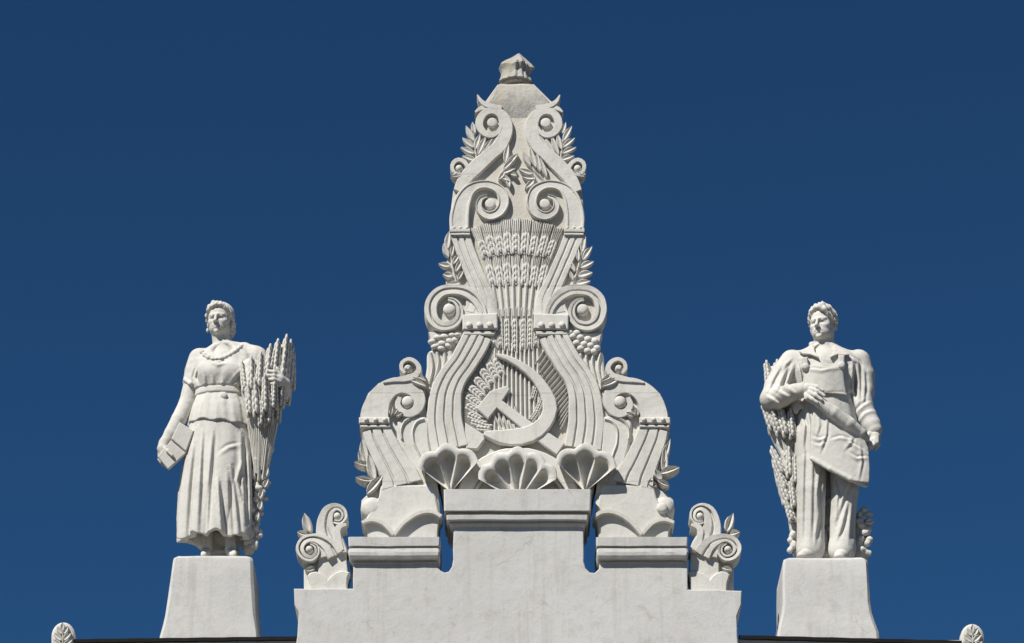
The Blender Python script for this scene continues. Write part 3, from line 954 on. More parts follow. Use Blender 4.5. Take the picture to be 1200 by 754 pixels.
class Field:
    def __init__(s, dc, px0, px1, py0, py1, dn, df, h=.0075):
        """Box of voxels: pixel range on the statue's plane, depth range around it."""
        s.dc, s.h = dc, h
        a, b = W(px0, py1, dc), W(px1, py0, dc)
        s.lo = np.array([a.x, -(dc + dn) * S, a.z])
        s.hi = np.array([b.x, -(dc + df) * S, b.z])
        s.n = np.ceil((s.hi - s.lo) / h).astype(int) + 1
        s.ax = [(s.lo[i] + h * np.arange(s.n[i])).astype(np.float32) for i in range(3)]
        s.F = np.full(tuple(s.n), 1.0, np.float32)

    def q(s, p):
        v = W(p[0], p[1], s.dc + (p[2] if len(p) > 2 else 0))
        return np.array([v.x, v.y, v.z])

    def sub(s, lo, hi):
        i0 = np.clip(np.floor((np.array(lo) - s.lo) / s.h).astype(int), 0, s.n)
        i1 = np.clip(np.ceil((np.array(hi) - s.lo) / s.h).astype(int) + 1, 0, s.n)
        sl = tuple(slice(a, b) for a, b in zip(i0, i1))
        X, Y, Z = s.ax[0][sl[0]][:, None, None], s.ax[1][sl[1]][None, :, None], s.ax[2][sl[2]][None, None, :]
        return sl, X, Y, Z

    def put(s, fn, lo, hi, k=.03, op='u'):
        sl, X, Y, Z = s.sub(lo, hi)
        if any(q.stop <= q.start for q in sl):
            return
        d = np.asarray(fn(X, Y, Z), np.float32)
        f = s.F[sl]
        s.F[sl] = smin(f, d, k) if op == 'u' else smax(f, -d, k) if op == 's' else smax(f, d, k)

    def chain(s, pts, rad, k=4.0, op='u', close=1.5):
        """Tapered tube through (px, py, depth) points, radii in pixels."""
        P = [s.q(p) for p in pts]
        rr = [r * S for r in rad]
        allp = np.array(P)
        m = max(rr) + k * S + .03
        lo, hi = allp.min(0) - m, allp.max(0) + m

        def fn(X, Y, Z):
            d = None
            for i in range(len(P) - 1):
                e = capl(X, Y, Z, P[i], P[i + 1], rr[i], rr[i + 1])
                d = e if d is None else smin(d, e, close * S)
            return d
        s.put(fn, lo, hi, k * S, op)

    def blob(s, c, r, k=4.0, op='u'):
        C = s.q(c)
        r = np.array(r) * S
        m = r + k * S + .03
        s.put(lambda X, Y, Z: ell(X, Y, Z, C, r), C - m, C + m, k * S, op)

    def front(s, px, py, d_from=48.0, d_to=-10.0):
        """Depth of the first carved surface behind the pixel."""
        dd = d_from
        while dd > d_to:
            p = s.q((px, py, dd))
            i = np.round((p - s.lo) / s.h).astype(int)
            if np.all(i >= 0) and np.all(i < s.n) and s.F[tuple(i)] < 0:
                return dd
            dd -= .5
        return d_to

    def section(s, table, k=4.0, fold=None, top=None, bot=None, op='u', grow=0.0, hollow=None):
        """Elliptical trunk: table rows (py, cx, half width, half depth, depth offset)."""
        tz = np.array([W(r[1], r[0], s.dc).z for r in table][::-1])
        cx = np.array([W(r[1], r[0], s.dc).x for r in table][::-1])
        aa = np.array([(r[2] + grow) * S for r in table][::-1])
        bb = np.array([(r[3] + grow) * S for r in table][::-1])
        cy = np.array([-(s.dc + (r[4] if len(r) > 4 else 0)) * S for r in table][::-1])
        m = .12
        lo = [(cx - aa).min() - m, (cy - bb).min() - m, tz[0] - m]
        hi = [(cx + aa).max() + m, (cy + bb).max() + m, tz[-1] + m]

        def fn(X, Y, Z):
            z = Z.ravel()
            c, a, b, y0 = [np.interp(z, tz, q).astype(np.float32)[None, None, :] for q in (cx, aa, bb, cy)]
            u, v = (X - c) / a, (Y - y0) / b
            rho = np.sqrt(u * u + v * v) + 1e-6
            th = np.arctan2(u, -v)                      # 0 = towards the viewer, positive to the right
            f = 1.0
            if fold is not None:
                f = 1.0 + fold(th, z[None, None, :])
            d = (rho - f) * np.minimum(a, b) * .9
            d = np.maximum(d, np.maximum(tz[0] - Z, Z - tz[-1]))
            if bot is not None:
                d = np.maximum(d, bot(th) - Z)
            if hollow is not None:
                inner = (rho - f + hollow * S / np.minimum(a, b)) * np.minimum(a, b) * .9
                zt = tz[0] + .30
                d = smax(d, -np.maximum(inner, Z - zt), .012)
            return d
        s.put(fn, lo, hi, k * S, op)

    def crease(s, pts, amp=2.2, w=2.4, groove=.8, df=20):
        """Carve a fold along a line seen from the front: a ridge and, on its right-hand side, a groove."""
        P = [s.q((p[0], p[1], df)) for p in pts]
        Pn = np.array(P)
        lo, hi = Pn.min(0) - .12, Pn.max(0) + .12
        lo[1], hi[1] = s.lo[1], -(s.dc - 4) * S
        sl, X, Y, Z = s.sub(lo, hi)
        if any(q.stop <= q.start for q in sl):
            return
        best, sgn, tt = None, None, None
        n = len(P) - 1
        for i in range(n):
            a, b = P[i], P[i + 1]
            ex, ez = b[0] - a[0], b[2] - a[2]
            t = np.clip(((X - a[0]) * ex + (Z - a[2]) * ez) / (ex * ex + ez * ez + 1e-9), 0, 1)
            dx, dz = X - a[0] - t * ex, Z - a[2] - t * ez
            d = np.sqrt(dx * dx + dz * dz)
            g_ = np.sign(ex * dz - ez * dx)
            t_ = (i + t) / n
            if best is None:
                best, sgn, tt = d, g_, t_
            else:
                m_ = d < best
                best, sgn, tt = np.where(m_, d, best), np.where(m_, g_, sgn), np.where(m_, t_, tt)
        u = best * sgn / (w * S)
        env = np.sin(np.pi * np.clip(tt, 0, 1) * .94 + .09) ** .6
        disp = np.exp(-(u + .6) ** 2) - groove * np.exp(-((u - .9) / .75) ** 2)
        s.F[sl] -= (amp * S * disp * env).astype(np.float32)

    def mesh(s, name, parent, mat, smooth=1, grain=0.0):
        F = s.F
        if grain:
            X, Y, Z = s.ax[0][:, None, None], s.ax[1][None, :, None], s.ax[2][None, None, :]
            F = F + grain * S * (np.sin(X * 61 + 2 * np.sin(Z * 23)) * np.sin(Y * 53 + 1.3 * np.sin(X * 31)) * np.sin(Z * 57 + 1.7 * np.sin(Y * 29)))
        F = F.copy()
        F[0], F[-1], F[:, 0], F[:, -1], F[:, :, 0], F[:, :, -1] = (1.0,) * 6
        ins = F < 0
        nx, ny, nz = F.shape
        cnt = np.zeros((nx - 1, ny - 1, nz - 1), np.int8)
        for i in (0, 1):
            for j in (0, 1):
                for k in (0, 1):
                    cnt += ins[i:nx - 1 + i, j:ny - 1 + j, k:nz - 1 + k]
        act = (cnt > 0) & (cnt < 8)
        cells = np.argwhere(act)
        ids = np.full(act.shape, -1, np.int64)
        ids[act] = np.arange(len(cells))
        cor = [(i, j, k) for i in (0, 1) for j in (0, 1) for k in (0, 1)]
        vals = np.stack([F[cells[:, 0] + i, cells[:, 1] + j, cells[:, 2] + k] for (i, j, k) in cor], 1)
        acc = np.zeros((len(cells), 3))
        num = np.zeros(len(cells))
        for p in range(8):
            for r in range(p + 1, 8):
                cp, cr = np.array(cor[p]), np.array(cor[r])
                if np.abs(cp - cr).sum() != 1:
                    continue
                a, b = vals[:, p], vals[:, r]
                mk_ = (a < 0) != (b < 0)
                t = np.where(mk_, a / np.where(mk_, a - b, 1), 0)
                acc += np.where(mk_[:, None], cp + t[:, None] * (cr - cp), 0)
                num += mk_
        V = s.lo + s.h * (cells + acc / num[:, None])
        quads = []
        for axn in range(3):
            o1, o2 = [(1, 2), (2, 0), (0, 1)][axn]
            sl_a, sl_b = [slice(1, -1)] * 3, [slice(1, -1)] * 3
            sl_a[axn], sl_b[axn] = slice(0, -1), slice(1, None)
            A, B = ins[tuple(sl_a)], ins[tuple(sl_b)]
            for flip in (False, True):
                e = np.argwhere((A & ~B) if not flip else (~A & B))
                if not len(e):
                    continue
                e = e + 1
                e[:, axn] -= 1
                idx = []
                for (u, v) in ((-1, -1), (0, -1), (0, 0), (-1, 0)):
                    c = e.copy()
                    c[:, o1] += u
                    c[:, o2] += v
                    idx.append(ids[c[:, 0], c[:, 1], c[:, 2]])
                qd = np.stack(idx, 1)
                quads.append(qd[:, ::-1] if flip else qd)
        Q = np.concatenate(quads)
        for _ in range(smooth):
            sm = np.zeros_like(V)
            n = np.zeros(len(V))
            for i in range(4):
                np.add.at(sm, Q[:, i], V[Q[:, (i + 1) % 4]])
                np.add.at(n, Q[:, i], 1)
            V = .5 * V + .5 * sm / n[:, None]
        off = np.array(woff(parent))
        me = bpy.data.meshes.new(name)
        V = (V - off).astype(np.float32)
        me.vertices.add(len(V))
        me.vertices.foreach_set('co', V.ravel())
        me.loops.add(Q.size)
        me.loops.foreach_set('vertex_index', Q.astype(np.int32).ravel())
        me.polygons.add(len(Q))
        me.polygons.foreach_set('loop_start', np.arange(0, Q.size, 4, dtype=np.int32))
        me.update(calc_edges=True)
        me.polygons.foreach_set('use_smooth', [True] * len(Q))
        me.materials.append(mat)
        o = bpy.data.objects.new(name, me)
        o.parent = parent
        COL.objects.link(o)
        return o


def head_frame(f, origin, H, yaw, pitch, roll=0.0):
    O = f.q(origin)
    Rm = np.array((Matrix.Rotation(R(-yaw), 3, 'Z') @ Matrix.Rotation(R(roll), 3, 'Y') @ Matrix.Rotation(R(pitch), 3, 'X')))
    h = H * S

    def loc(X, Y, Z):
        x, y, z = X - O[0], Y - O[1], Z - O[2]
        return [(Rm[0, i] * x + Rm[1, i] * y + Rm[2, i] * z) / h for i in range(3)]
    m = np.array([.62, .72, .62]) * h
    c = O + np.array([0, 0, .5 * h])
    return loc, c - m, c + m, h


def face(f, origin, H, yaw, pitch, man, roll=0.0):
    loc, lo, hi, h = head_frame(f, origin, H, yaw, pitch, roll)

    def fn(X, Y, Z):
        x, y, z = loc(X, Y, Z)
        ax = np.abs(x)
        jw = .225 if man else .195
        d = ell(x, y, z, (0, .07, .66), (.335, .41, .34))
        d = smin(d, ell(x, y, z, (0, -.11, .42), (.272, .262, .36)), .10)
        d = smin(d, ell(x, y, z, (0, -.14, .19), (jw, .215, .155)), .12)
        d = smin(d, ell(ax, y, z, (.17, -.02, .24), (.075, .14, .10)), .10)
        d = smin(d, ell(x, y, z, (0, -.320, .078), (.075 if man else .06, .06, .052)), .06)
        d = smin(d, ell(ax, y, z, (.175, -.235, .385), (.085, .075, .06)), .08)
        d = smax(d, -ell(ax, y, z, (.128, -.40, .470), (.105, .105, .066)), .045)
        d = smin(d, capl(ax, y, z, (.03, -.378, .545), (.185, -.305, .55), .036, .024), .04)
        d = smin(d, ell(ax, y, z, (.128, -.272, .462), (.068, .060, .042)), .012)
        d = smin(d, capl(ax, y, z, (.062, -.345, .478), (.125, -.352, .505), .014, .016), .016)
        d = smin(d, capl(ax, y, z, (.125, -.352, .505), (.198, -.318, .476), .016, .012), .016)
        d = smin(d, capl(x, y, z, (0, -.365, .53), (0, -.475, .345), .032, .045), .035)
        d = smin(d, ell(ax, y, z, (.048, -.415, .325), (.036, .04, .03)), .02)
        d = smin(d, ell(x, y, z, (0, -.325, .215), (.115, .05, .075)), .06)
        d = smin(d, capl(ax, y, z, (.0, -.392, .236), (.10, -.338, .218), .022, .010), .014)
        d = smin(d, capl(ax, y, z, (.0, -.380, .186), (.085, -.338, .198), .025, .012), .014)
        d = smax(d, -capl(ax, y, z, (.0, -.402, .211), (.115, -.345, .205), .014, .010), .010)
        d = smax(d, -capl(ax, y, z, (.0, -.40, .145), (.07, -.375, .147), .028, .018), .03)
        d = smin(d, ell(ax, y, z, (.335, .045, .40), (.035, .085, .115)), .02)
        d = smax(d, -ell(ax, y, z, (.372, .025, .41), (.022, .05, .07)), .02)
        return d * h
    f.put(fn, lo, hi, 3 * S)


def hair(f, origin, H, yaw, pitch, man, roll=0.0):
    loc, lo, hi, h = head_frame(f, origin, H, yaw, pitch, roll)

    def fn(X, Y, Z):
        x, y, z = loc(X, Y, Z)
        phi = np.arctan2(x - .02, -(y - .12))
        sw = phi * 9 + (5.0 if man else -4.0) * z + 1.2 * np.sin(5 * z + 2 * phi)
        wv = (.013 if man else .008) * np.sin(2.6 * sw) + .005 * np.sin(5.9 * sw + 1)
        d = ell(x, y, z, (0, .075, .675), (.358, .428, .352)) + wv
        cut = ell(x, y, z, (-.02, -.46, .42), (.29, .38, .35 if not man else .365))      # leaves the face open
        d = smax(d, -cut, .03)
        d = smax(d, -(z - .30), .04)
        d = smax(d, .02 - (y + .20 + (z - .5) * .55), .05)

        def roll_(pts, rr, kk=.05):
            nonlocal d
            for i in range(len(pts) - 1):
                e = capl(x, y, z, pts[i], pts[i + 1], rr[i], rr[i + 1]) + wv
                d = smin(d, e, kk)
        if man:
            roll_([(-.07, -.345, .86), (-.17, -.315, .81), (-.25, -.25, .73), (-.315, -.14, .62), (-.34, -.02, .50)], (.04, .045, .045, .04, .03), .04)
            roll_([(-.05, -.33, .88), (.08, -.36, .86), (.19, -.345, .78), (.265, -.265, .67), (.32, -.13, .57), (.35, .03, .48)], (.045, .065, .065, .05, .04, .035), .035)
            roll_([(-.03, -.29, .93), (.12, -.29, .93), (.25, -.20, .84), (.325, -.06, .72)], (.06, .075, .065, .05), .04)
            roll_([(-.10, -.28, .92), (-.21, -.19, .87), (-.29, -.06, .76)], (.055, .055, .05), .04)
            roll_([(-.1, -.1, .98), (.06, -.1, 1.0), (.2, -.02, .94)], (.05, .06, .06), .05)
        else:
            roll_([(.16, -.32, .83), (.0, -.36, .84), (-.14, -.33, .81), (-.25, -.25, .73), (-.32, -.13, .61), (-.345, .0, .50), (-.345, .10, .40)], (.035, .042, .048, .05, .046, .042, .035), .05)
            roll_([(.14, -.32, .84), (.24, -.26, .75), (.31, -.14, .63), (.35, .0, .50), (.35, .12, .38)], (.035, .038, .038, .038, .035), .05)
            roll_([(.08, -.28, .91), (-.1, -.28, .91), (-.24, -.18, .84), (-.32, -.04, .70)], (.04, .055, .055, .045), .05)
            roll_([(.26, .16, .42), (.22, .26, .24), (.16, .28, .06)], (.13, .12, .08))
            roll_([(-.22, .2, .42), (-.16, .28, .22)], (.13, .10))
            roll_([(0, .40, .52), (0, .42, .38)], (.17, .15))
        return d * h
    f.put(fn, lo, hi, 3 * S)


def fingers(f, pts, r=2.3, r1=1.8, k=1.2):
    for p in pts:
        f.chain(p, [r - (r - r1) * i / (len(p) - 1) for i in range(len(p))], k)


DC = -40

# ------------------------------------------------------------------ the woman
wom = root('woman_statue', W(248, 652.5, DC), 'white stone statue of a woman cradling a wheat sheaf and holding a book', 'statue')
HW = ((257.5, 396.5, 0), 44.5, 12, 2)
f = Field(DC, 176, 352, 345, 662, 52, -42)
f.chain([(256, 500), (257, 462), (261, 430, -1), (262, 410, -3)], (20, 18, 21, 12), 6)
f.chain([(262, 414, -4), (259, 396, -1), (258, 385, 0)], (13, 10.3, 11), 5)
face(f, *HW[:1], HW[1], HW[2], HW[3], False)
f.chain([(232, 423, -3), (225, 450, -3), (219, 473, -3), (209.5, 492, 1), (200, 508, 4), (192.5, 520, 6)], (11, 9.8, 9.4, 9, 7.6, 5.8), 4)     # arm with the book
f.chain([(192.5, 519, 6), (190.5, 526, 8), (192, 532, 9)], (6, 6.2, 5), 3)
fingers(f, [[(192, 531, 9), (198, 538, 10), (205, 540, 11)], [(190, 533, 8), (195, 542, 9), (201, 546, 10)], [(188, 533, 7), (190, 542, 8), (195, 548, 9)], [(187, 531, 6), (187, 539, 7), (191, 545, 8)]])
fingers(f, [[(192, 524, 11), (197, 529, 19.5), (202, 534, 21)]], 2.5, 2.0)
f.chain([(301, 421, -6), (312, 446, -8), (323, 470, 0), (332, 461, 14), (334.5, 450, 24)], (12, 11, 9.5, 8.2, 6.2), 4)
f.chain([(334, 450, 25), (328, 445, 31)], (6, 6.4), 3)
fingers(f, [[(329, 440, 33), (322, 436, 36), (314.5, 435, 34)], [(329, 444, 34), (321, 440.5, 38), (313.5, 440, 36)], [(329, 448, 34), (321, 445, 38), (314, 445, 36)], [(328, 451.5, 32), (321, 450, 36), (316, 450, 34)]], 2.5, 2.0)
fingers(f, [[(329, 441, 30), (325, 433, 31), (320, 429, 30)]], 2.6, 2.0)
for (x, dx, d0_) in ((270, 2, 4), (243, -2, -2)):
    f.chain([(x, 590, d0_), (x, 630, d0_), (x, 642, d0_ + 2)], (9, 6.5, 6.2), 3)
    f.chain([(x, 646, d0_ - 3), (x + dx, 648.5, d0_ + 9), (x + dx * 2, 650.5, d0_ + 19)], (6, 5.5, 3.8), 3)
f.mesh('body', wom, M_STATUE, grain=.1)

f = Field(DC, 226, 288, 342, 412, 28, -34, .006)
hair(f, HW[0], HW[1], HW[2], HW[3], False)
f.mesh('hair', wom, M_STATUE)

f = Field(DC, 208, 322, 396, 472, 42, -42)


def fold_blouse(th, z):
    zr = (z - W(260, 462, DC).z) / (60 * S)
    return .022 * np.sin(9 * th + 3.0 * zr) * (1.1 - np.clip(zr, 0, 1)) + .012 * np.sin(17 * th - 5 * zr)


f.section([(402, 264, 13, 11, -2), (407, 265, 21, 14, -2), (412, 266, 29, 17, -2), (418, 265.5, 36, 19.5, -2), (426, 263.5, 39, 22, -1), (436, 262, 36, 25, 0), (446, 260, 33, 25, 0), (453, 259, 32.5, 24.5, 0), (457.5, 258.5, 31.5, 23.5, 0), (460.5, 258.5, 28, 20.5, 0)], 4, fold_blouse)
f.blob((247, 437, 15), (13, 11, 11), 8)
f.blob((273, 436, 15), (13, 11, 11), 8)
f.chain([(234, 421, -3), (229, 436, -3), (226, 448, -3)], (13, 12.5, 11.8), 5)
f.chain([(299, 420, -6), (309, 440, -8)], (14.5, 14), 5)
f.chain([(216.5, 445, 4), (223, 450, 9), (232, 452, 4)], (2.2, 2.2, 2.2), 1.5)
f.chain([(268, 411, -5), (286, 412, -5), (300, 421, -6)], (9, 10.5, 13), 5)
for c in ([(246, 424), (256, 429), (266, 426)], [(294, 420), (284, 436), (272, 448)], [(284, 446), (272, 456), (258, 462)], [(240, 442), (242, 452), (240, 462)], [(250, 444), (252, 454), (249, 463)],
          [(276, 440), (280, 452), (277, 464)], [(290, 430), (288, 446), (283, 460)], [(262, 448), (262, 456), (258, 463)], [(232, 428), (228, 440), (231, 450)], [(228, 426), (224, 438), (225, 446)]):
    f.crease(c, 1.3, 2.0)
f.blob((261, 409, 14), (12, 8, 8), 5, 's')
f.mesh('blouse', wom, M_STATUE, grain=.1)
fb = f

path = [(p[0], p[1], fb.front(p[0], p[1]) - .3) for p in catmull([(236.5, 413), (241, 417.5), (247, 420.5), (254, 421.5), (261, 420), (269, 416), (277, 410.5), (284, 405)], 1.2)]
f = Field(DC, 228, 294, 392, 430, 44, -34, .006)
last = None
for i, p in enumerate(path):
    if last is None or math.dist(p[:2], last[:2]) > 4.2:
        f.blob(tuple(p), (2.9, 3.1, 3.2), .7)
        last = p
f.chain([tuple(p) for p in path[::3]], [1.7] * len(path[::3]), .8)
f.mesh('ruffled_collar', wom, M_STATUE)

f = Field(DC, 198, 310, 455, 645, 48, -48)


def fold_skirt(th, z):
    t = np.clip((W(256, 505, DC).z - z) / (128 * S), 0, 1)
    a = th + .12 * np.sin(2.2 * z)
    p = 9.0 * a + 1.3 * np.sin(2 * a + .6) + .9
    s_ = np.abs(np.sin(p * .5)) ** .8
    knee = np.exp(-((th - .35) / .34) ** 2) * np.exp(-((t - .36) / .22) ** 2)
    return -(.17 * t ** .8 * (1 - s_)) * (1 - .9 * knee) + .07 * knee


SK = [(455, 258.5, 28, 20), (463, 258.5, 28.5, 20.5), (480, 257.5, 32, 24), (500, 256.5, 35, 27), (520, 257, 38.5, 30), (545, 256, 43, 33), (575, 254.5, 46.5, 36), (605, 254, 48.5, 37), (642, 254, 49, 37)]
zh = W(254, 633, DC).z
f.section(SK, 4, fold_skirt, bot=lambda th: zh + .020 * np.sin(9 * th + 1) + .015 * np.sin(3 * th + 2) - .02 * np.cos(th), hollow=8)
for c, am in (([(238, 505), (236, 560), (233, 625)], 2.6), ([(250.5, 508), (247, 560), (243, 628)], 2.8), ([(227, 520), (222, 570), (218, 630)], 2.6), ([(257, 566), (259, 590), (262, 628)], 3.6), ([(272, 550), (277, 590), (281, 628)], 2.8), ([(283, 508), (285, 550), (288, 610)], 2.6),
              ([(258, 533), (268, 525), (279, 520)], 1.5), ([(284, 545), (279, 565), (283, 585)], 3.0), ([(268, 556), (270, 590), (272, 628)], 2.2), ([(292, 530), (294, 570), (295, 620)], 2.2)):
    f.crease(c, am, 2.6, .85, 28)
f.chain([(238, 628, -22), (256, 632, -24), (276, 628, -22)], (13, 14, 13), 3)
f.chain([(240, 636, -20), (256, 650, -20), (274, 650, -18)], (10, 9, 8), 4)
f.mesh('skirt', wom, M_STATUE, grain=.1)

f = Field(DC, 214, 300, 456, 512, 42, -42)
f.section([(460, 258.5, 28, 20), (466, 258.5, 29, 21), (480, 258, 34, 26), (492, 257, 36, 29), (508, 256.5, 38, 31)], 4, lambda th, z: .018 * np.sin(11 * th + 1.0) + .012 * np.sin(21 * th + 9 * z),
          bot=lambda th: W(256, 501, DC).z - .018 * np.sin(2 * th + .3) + .010 * np.sin(9 * th))
f.mesh('peplum', wom, M_STATUE, grain=.1)

f = Field(DC, 224, 294, 454, 470, 34, -34, .006)
f.section([(459, 258.5, 29, 21.5), (460, 258.5, 30.2, 22.7), (465.5, 258.5, 30.6, 23), (467, 258.5, 29.5, 22)], 1)
belt = f.mesh('belt', wom, M_STATUE)
disc('buckle', (262, 463), 4.2, DC + 19, DC + 25.2, belt, dome=.3, mat=M_STATUE, seg=16)

place('earring', KNOB_ST, (241.5, 387.5), (244.7, 387.5), 5.5, 3.5, DC + 3, wom)
# open book: two boards of pages meeting at a fold
book = prism('book', [(210, 494.5), (227.5, 505), (218, 529.5), (200.5, 514.5)], DC + 8, DC + 21, wom, bevel=1, mat=M_STATUE, rough=.3)
prism('book_leaf', [(200.5, 516), (218.5, 530.5), (197, 550), (184.5, 535)], DC + 13, DC + 18.5, book, bevel=.8, mat=M_STATUE, rough=.3)
prism('book_pages', [(227.5, 505), (234, 508), (224, 527), (218, 529)], DC + 4, DC + 13, book, bevel=.6, mat=M_STATUE, rough=.3)


def sheaf_ears(lst, parent, mesh=(EAR_C, EAR_D)):
    for i, (b, t, w, d, d2) in enumerate(lst):
        place('wheat_ear', mesh[i % len(mesh)], b, t, w, w, DC + d, parent, dt=DC + d2)


f = Field(DC, 276, 352, 395, 660, 44, -44)
f.chain([(331, 418, 6), (323, 442, 12), (313, 470, 12), (306, 500, 6), (303, 530, 0), (300, 570, -6), (296, 610, -8), (291, 645, -10)], (14, 17, 20, 16, 12, 9.5, 8.5, 7), 3)
f.chain([(294, 432, 14), (297, 458, 18), (301, 490, 12), (303, 520, 4)], (12, 14, 12, 8), 4)
rnd = random.Random(12)
for i in range(60):
    t = rnd.random()
    y = 480 + 165 * t
    x = float(np.interp(y, [480, 530, 570, 640], [313, 306, 302, 297])) + rnd.uniform(-11, 9) * (1 - .2 * t)
    f.blob((x, y, rnd.uniform(0, 10) + 6 * (1 - t)), (rnd.uniform(2.5, 5), rnd.uniform(2.5, 4), rnd.uniform(3, 5)), 1.2)
sh = f.mesh('wheat_sheaf', wom, M_STATUE, grain=.5)
sheaf_ears([((331, 446), (336, 400), 13, 20, 16), ((338, 450), (341, 406), 13, 10, 6), ((322, 440), (326, 404), 12.5, 24, 20), ((313, 446), (317, 410), 12.5, 27, 24), ((304, 456), (306, 418), 12.5, 29, 27), ((295, 460), (295, 423), 12, 29, 26), ((288, 458), (284, 428), 11, 24, 20),
            ((302, 488), (299, 449), 13, 28, 31), ((312, 484), (311, 444), 13, 30, 34), ((294, 488), (291, 454), 12, 24, 27), ((321, 480), (322, 452), 12.5, 27, 32), ((329, 478), (331, 456), 12, 20, 24), ((325, 494), (327, 466), 11, 14, 20), ((307, 500), (306, 474), 11, 24, 29), ((316, 497), (317, 470), 11, 23, 29),
            ((342, 456), (343, 414), 11, -2, -2), ((336, 474), (340, 440), 11, 6, 8), ((318, 436), (321, 415), 11, 26, 22)], sh)
for i in range(15):
    u = (i / 14 - .5)
    place('stalk', STALK_ST, (305 + u * 14, 556 + rnd.uniform(-12, 8)), (309 + u * 36, 488 + rnd.uniform(-4, 6)), 3.4, 3.4, DC + 12 - 10 * u * u, sh, dt=DC + 21 - 20 * u * u)
for (x, y, r) in [(307, 524, 9), (300, 530, 8), (312, 536, 9), (304, 541, 10), (311, 549, 10), (302, 553, 8), (308, 560, 9), (314, 566, 7), (302, 568, 7), (306, 576, 8), (311, 584, 7), (302, 590, 7), (306, 602, 7), (302, 614, 6), (305, 626, 6)]:
    place('bloom', KNOB_ST, (x - r / 2, y + rnd.uniform(-2, 2)), (x + r / 2, y + rnd.uniform(-2, 2)), r * .8, r, DC + 13 - (y - 520) * .12, sh)
for i in range(8):
    y = 516 + i * 13
    x = float(np.interp(y, [520, 570, 640], [310, 306, 301])) + rnd.uniform(-3, 5)
    place('leaf', LEAF_ST, (x, y + 5), (x + rnd.uniform(2, 9), y - 5), 7, 6, DC + 8, sh)

# ------------------------------------------------------------------ the worker
man = root('worker_statue', W(968, 655, DC), 'white stone statue of a bareheaded worker in overalls holding up his apron', 'statue')
HM = ((965.5, 402, 2), 46, 27, 2)
f = Field(DC, 886, 1042, 346, 664, 52, -42)
f.chain([(968, 505), (968, 465), (968, 432, -1), (966, 410, -2)], (24, 21, 25, 13), 6)
f.chain([(967, 416, -3), (965.5, 398, 0), (966, 386, 2)], (14, 11.3, 12), 5)
face(f, HM[0], HM[1], HM[2], HM[3], True)
f.chain([(928, 424), (905, 470, 6), (938, 458, 28)], (9, 7.5, 6.5), 4)
f.chain([(936, 458, 28), (946, 456, 32), (952, 458, 33)], (6.2, 6.8, 6), 3)
fingers(f, [[(951, 452, 37), (958, 453.5, 42), (964.5, 458, 43)], [(950, 456, 39), (958, 458.5, 45), (966, 464, 46)], [(948, 460, 39), (956, 463.5, 45), (963, 468.5, 46)], [(946, 464, 38), (952, 468, 43), (958, 472, 44)]], 2.5, 2.0)
fingers(f, [[(944, 461, 34), (945, 467, 37), (950, 470, 37)]], 2.7, 2.1)
f.chain([(1007, 424, -4), (1011, 474, 0), (1024, 504, 6)], (10, 8, 6.5), 4)
f.chain([(1023.5, 503, 6), (1024.5, 512, 8), (1022, 519, 9)], (6.3, 7, 6), 3)
fingers(f, [[(1028, 511, 12), (1027.5, 519, 15), (1022, 525, 14)], [(1025, 514, 14), (1024, 521.5, 17), (1018.5, 527, 15)], [(1021, 516, 15), (1019, 523, 17), (1014.5, 527, 14)], [(1029, 512, 7), (1029.5, 521, 9), (1025.5, 527, 9)]], 2.6, 2.1)
fingers(f, [[(1019, 508, 12), (1015, 514, 14), (1015, 519, 15)]], 2.7, 2.1)
f.mesh('body', man, M_STATUE, grain=.1)

f = Field(DC, 932, 998, 340, 412, 32, -34, .006)
hair(f, HM[0], HM[1], HM[2], HM[3], True)
f.mesh('hair', man, M_STATUE)

f = Field(DC, 886, 1042, 398, 520, 48, -42)


def fold_shirt(th, z):
    return .018 * np.sin(13 * th + 3 * np.sin(7 * z)) + .012 * np.sin(7 * th + 9 * z)


f.section([(404, 966, 13, 12, -1), (409, 966, 23, 15, -2), (413, 967, 33, 17, -2), (418, 967, 41, 20, -2), (426, 967, 44, 23, -1), (438, 967, 41, 25, 0), (452, 967, 35, 24, 0), (466, 967.5, 29, 22, 0), (475, 967.5, 28, 22, 0)], 4, fold_shirt)
f.chain([(928, 424, -1), (919, 438, 0), (910, 454, 3), (904, 468, 8)], (14, 15, 14.5, 12.5), 5)
f.chain([(904, 468, 9), (914, 466, 18), (926, 461, 25), (934, 458.5, 28)], (12.5, 12.5, 10.5, 9), 5)
f.chain([(934.5, 459, 28), (938, 458, 29)], (9.6, 9.2), 1.5)
f.chain([(1006, 424, -3), (1011, 440, -3), (1012, 458, -2), (1010.5, 475, 0)], (14.5, 14, 13, 11.8), 5)
f.chain([(1010.5, 475, 0), (1016, 488, 3), (1021, 498, 5)], (12, 11.5, 11), 5)
f.chain([(1021.5, 498.5, 5), (1024, 504, 6)], (11, 10), 1.5)
for c, am in (([(917, 426), (908, 442), (900, 460)], 1.8), ([(924, 428), (917, 446), (910, 462)], 2.0), ([(931, 428), (926, 442), (922, 456)], 2.2), ([(936, 424), (940, 440), (943, 458)], 2.2), ([(899, 464), (908, 472), (916, 478)], 2.0), ([(906, 456), (915, 464), (924, 470)], 1.9), ([(914, 452), (923, 460), (931, 466)], 1.8),
              ([(1000, 426), (1001, 446), (1003, 466)], 2.4), ([(1007, 424), (1009, 446), (1008, 468)], 2.2), ([(1014, 430), (1015, 450), (1013, 470)], 1.8), ([(1002, 480), (1010, 474), (1019, 468)], 1.6), ([(1006, 490), (1013, 482), (1024, 478)], 1.3),
              ([(928, 420), (922, 426), (917, 434)], 1.5), ([(1000, 417), (1007, 422), (1012, 430)], 1.5)):
    f.crease(c, am, 2.2, .9)
f.blob((964, 411, 14), (11, 13, 9), 4, 's')
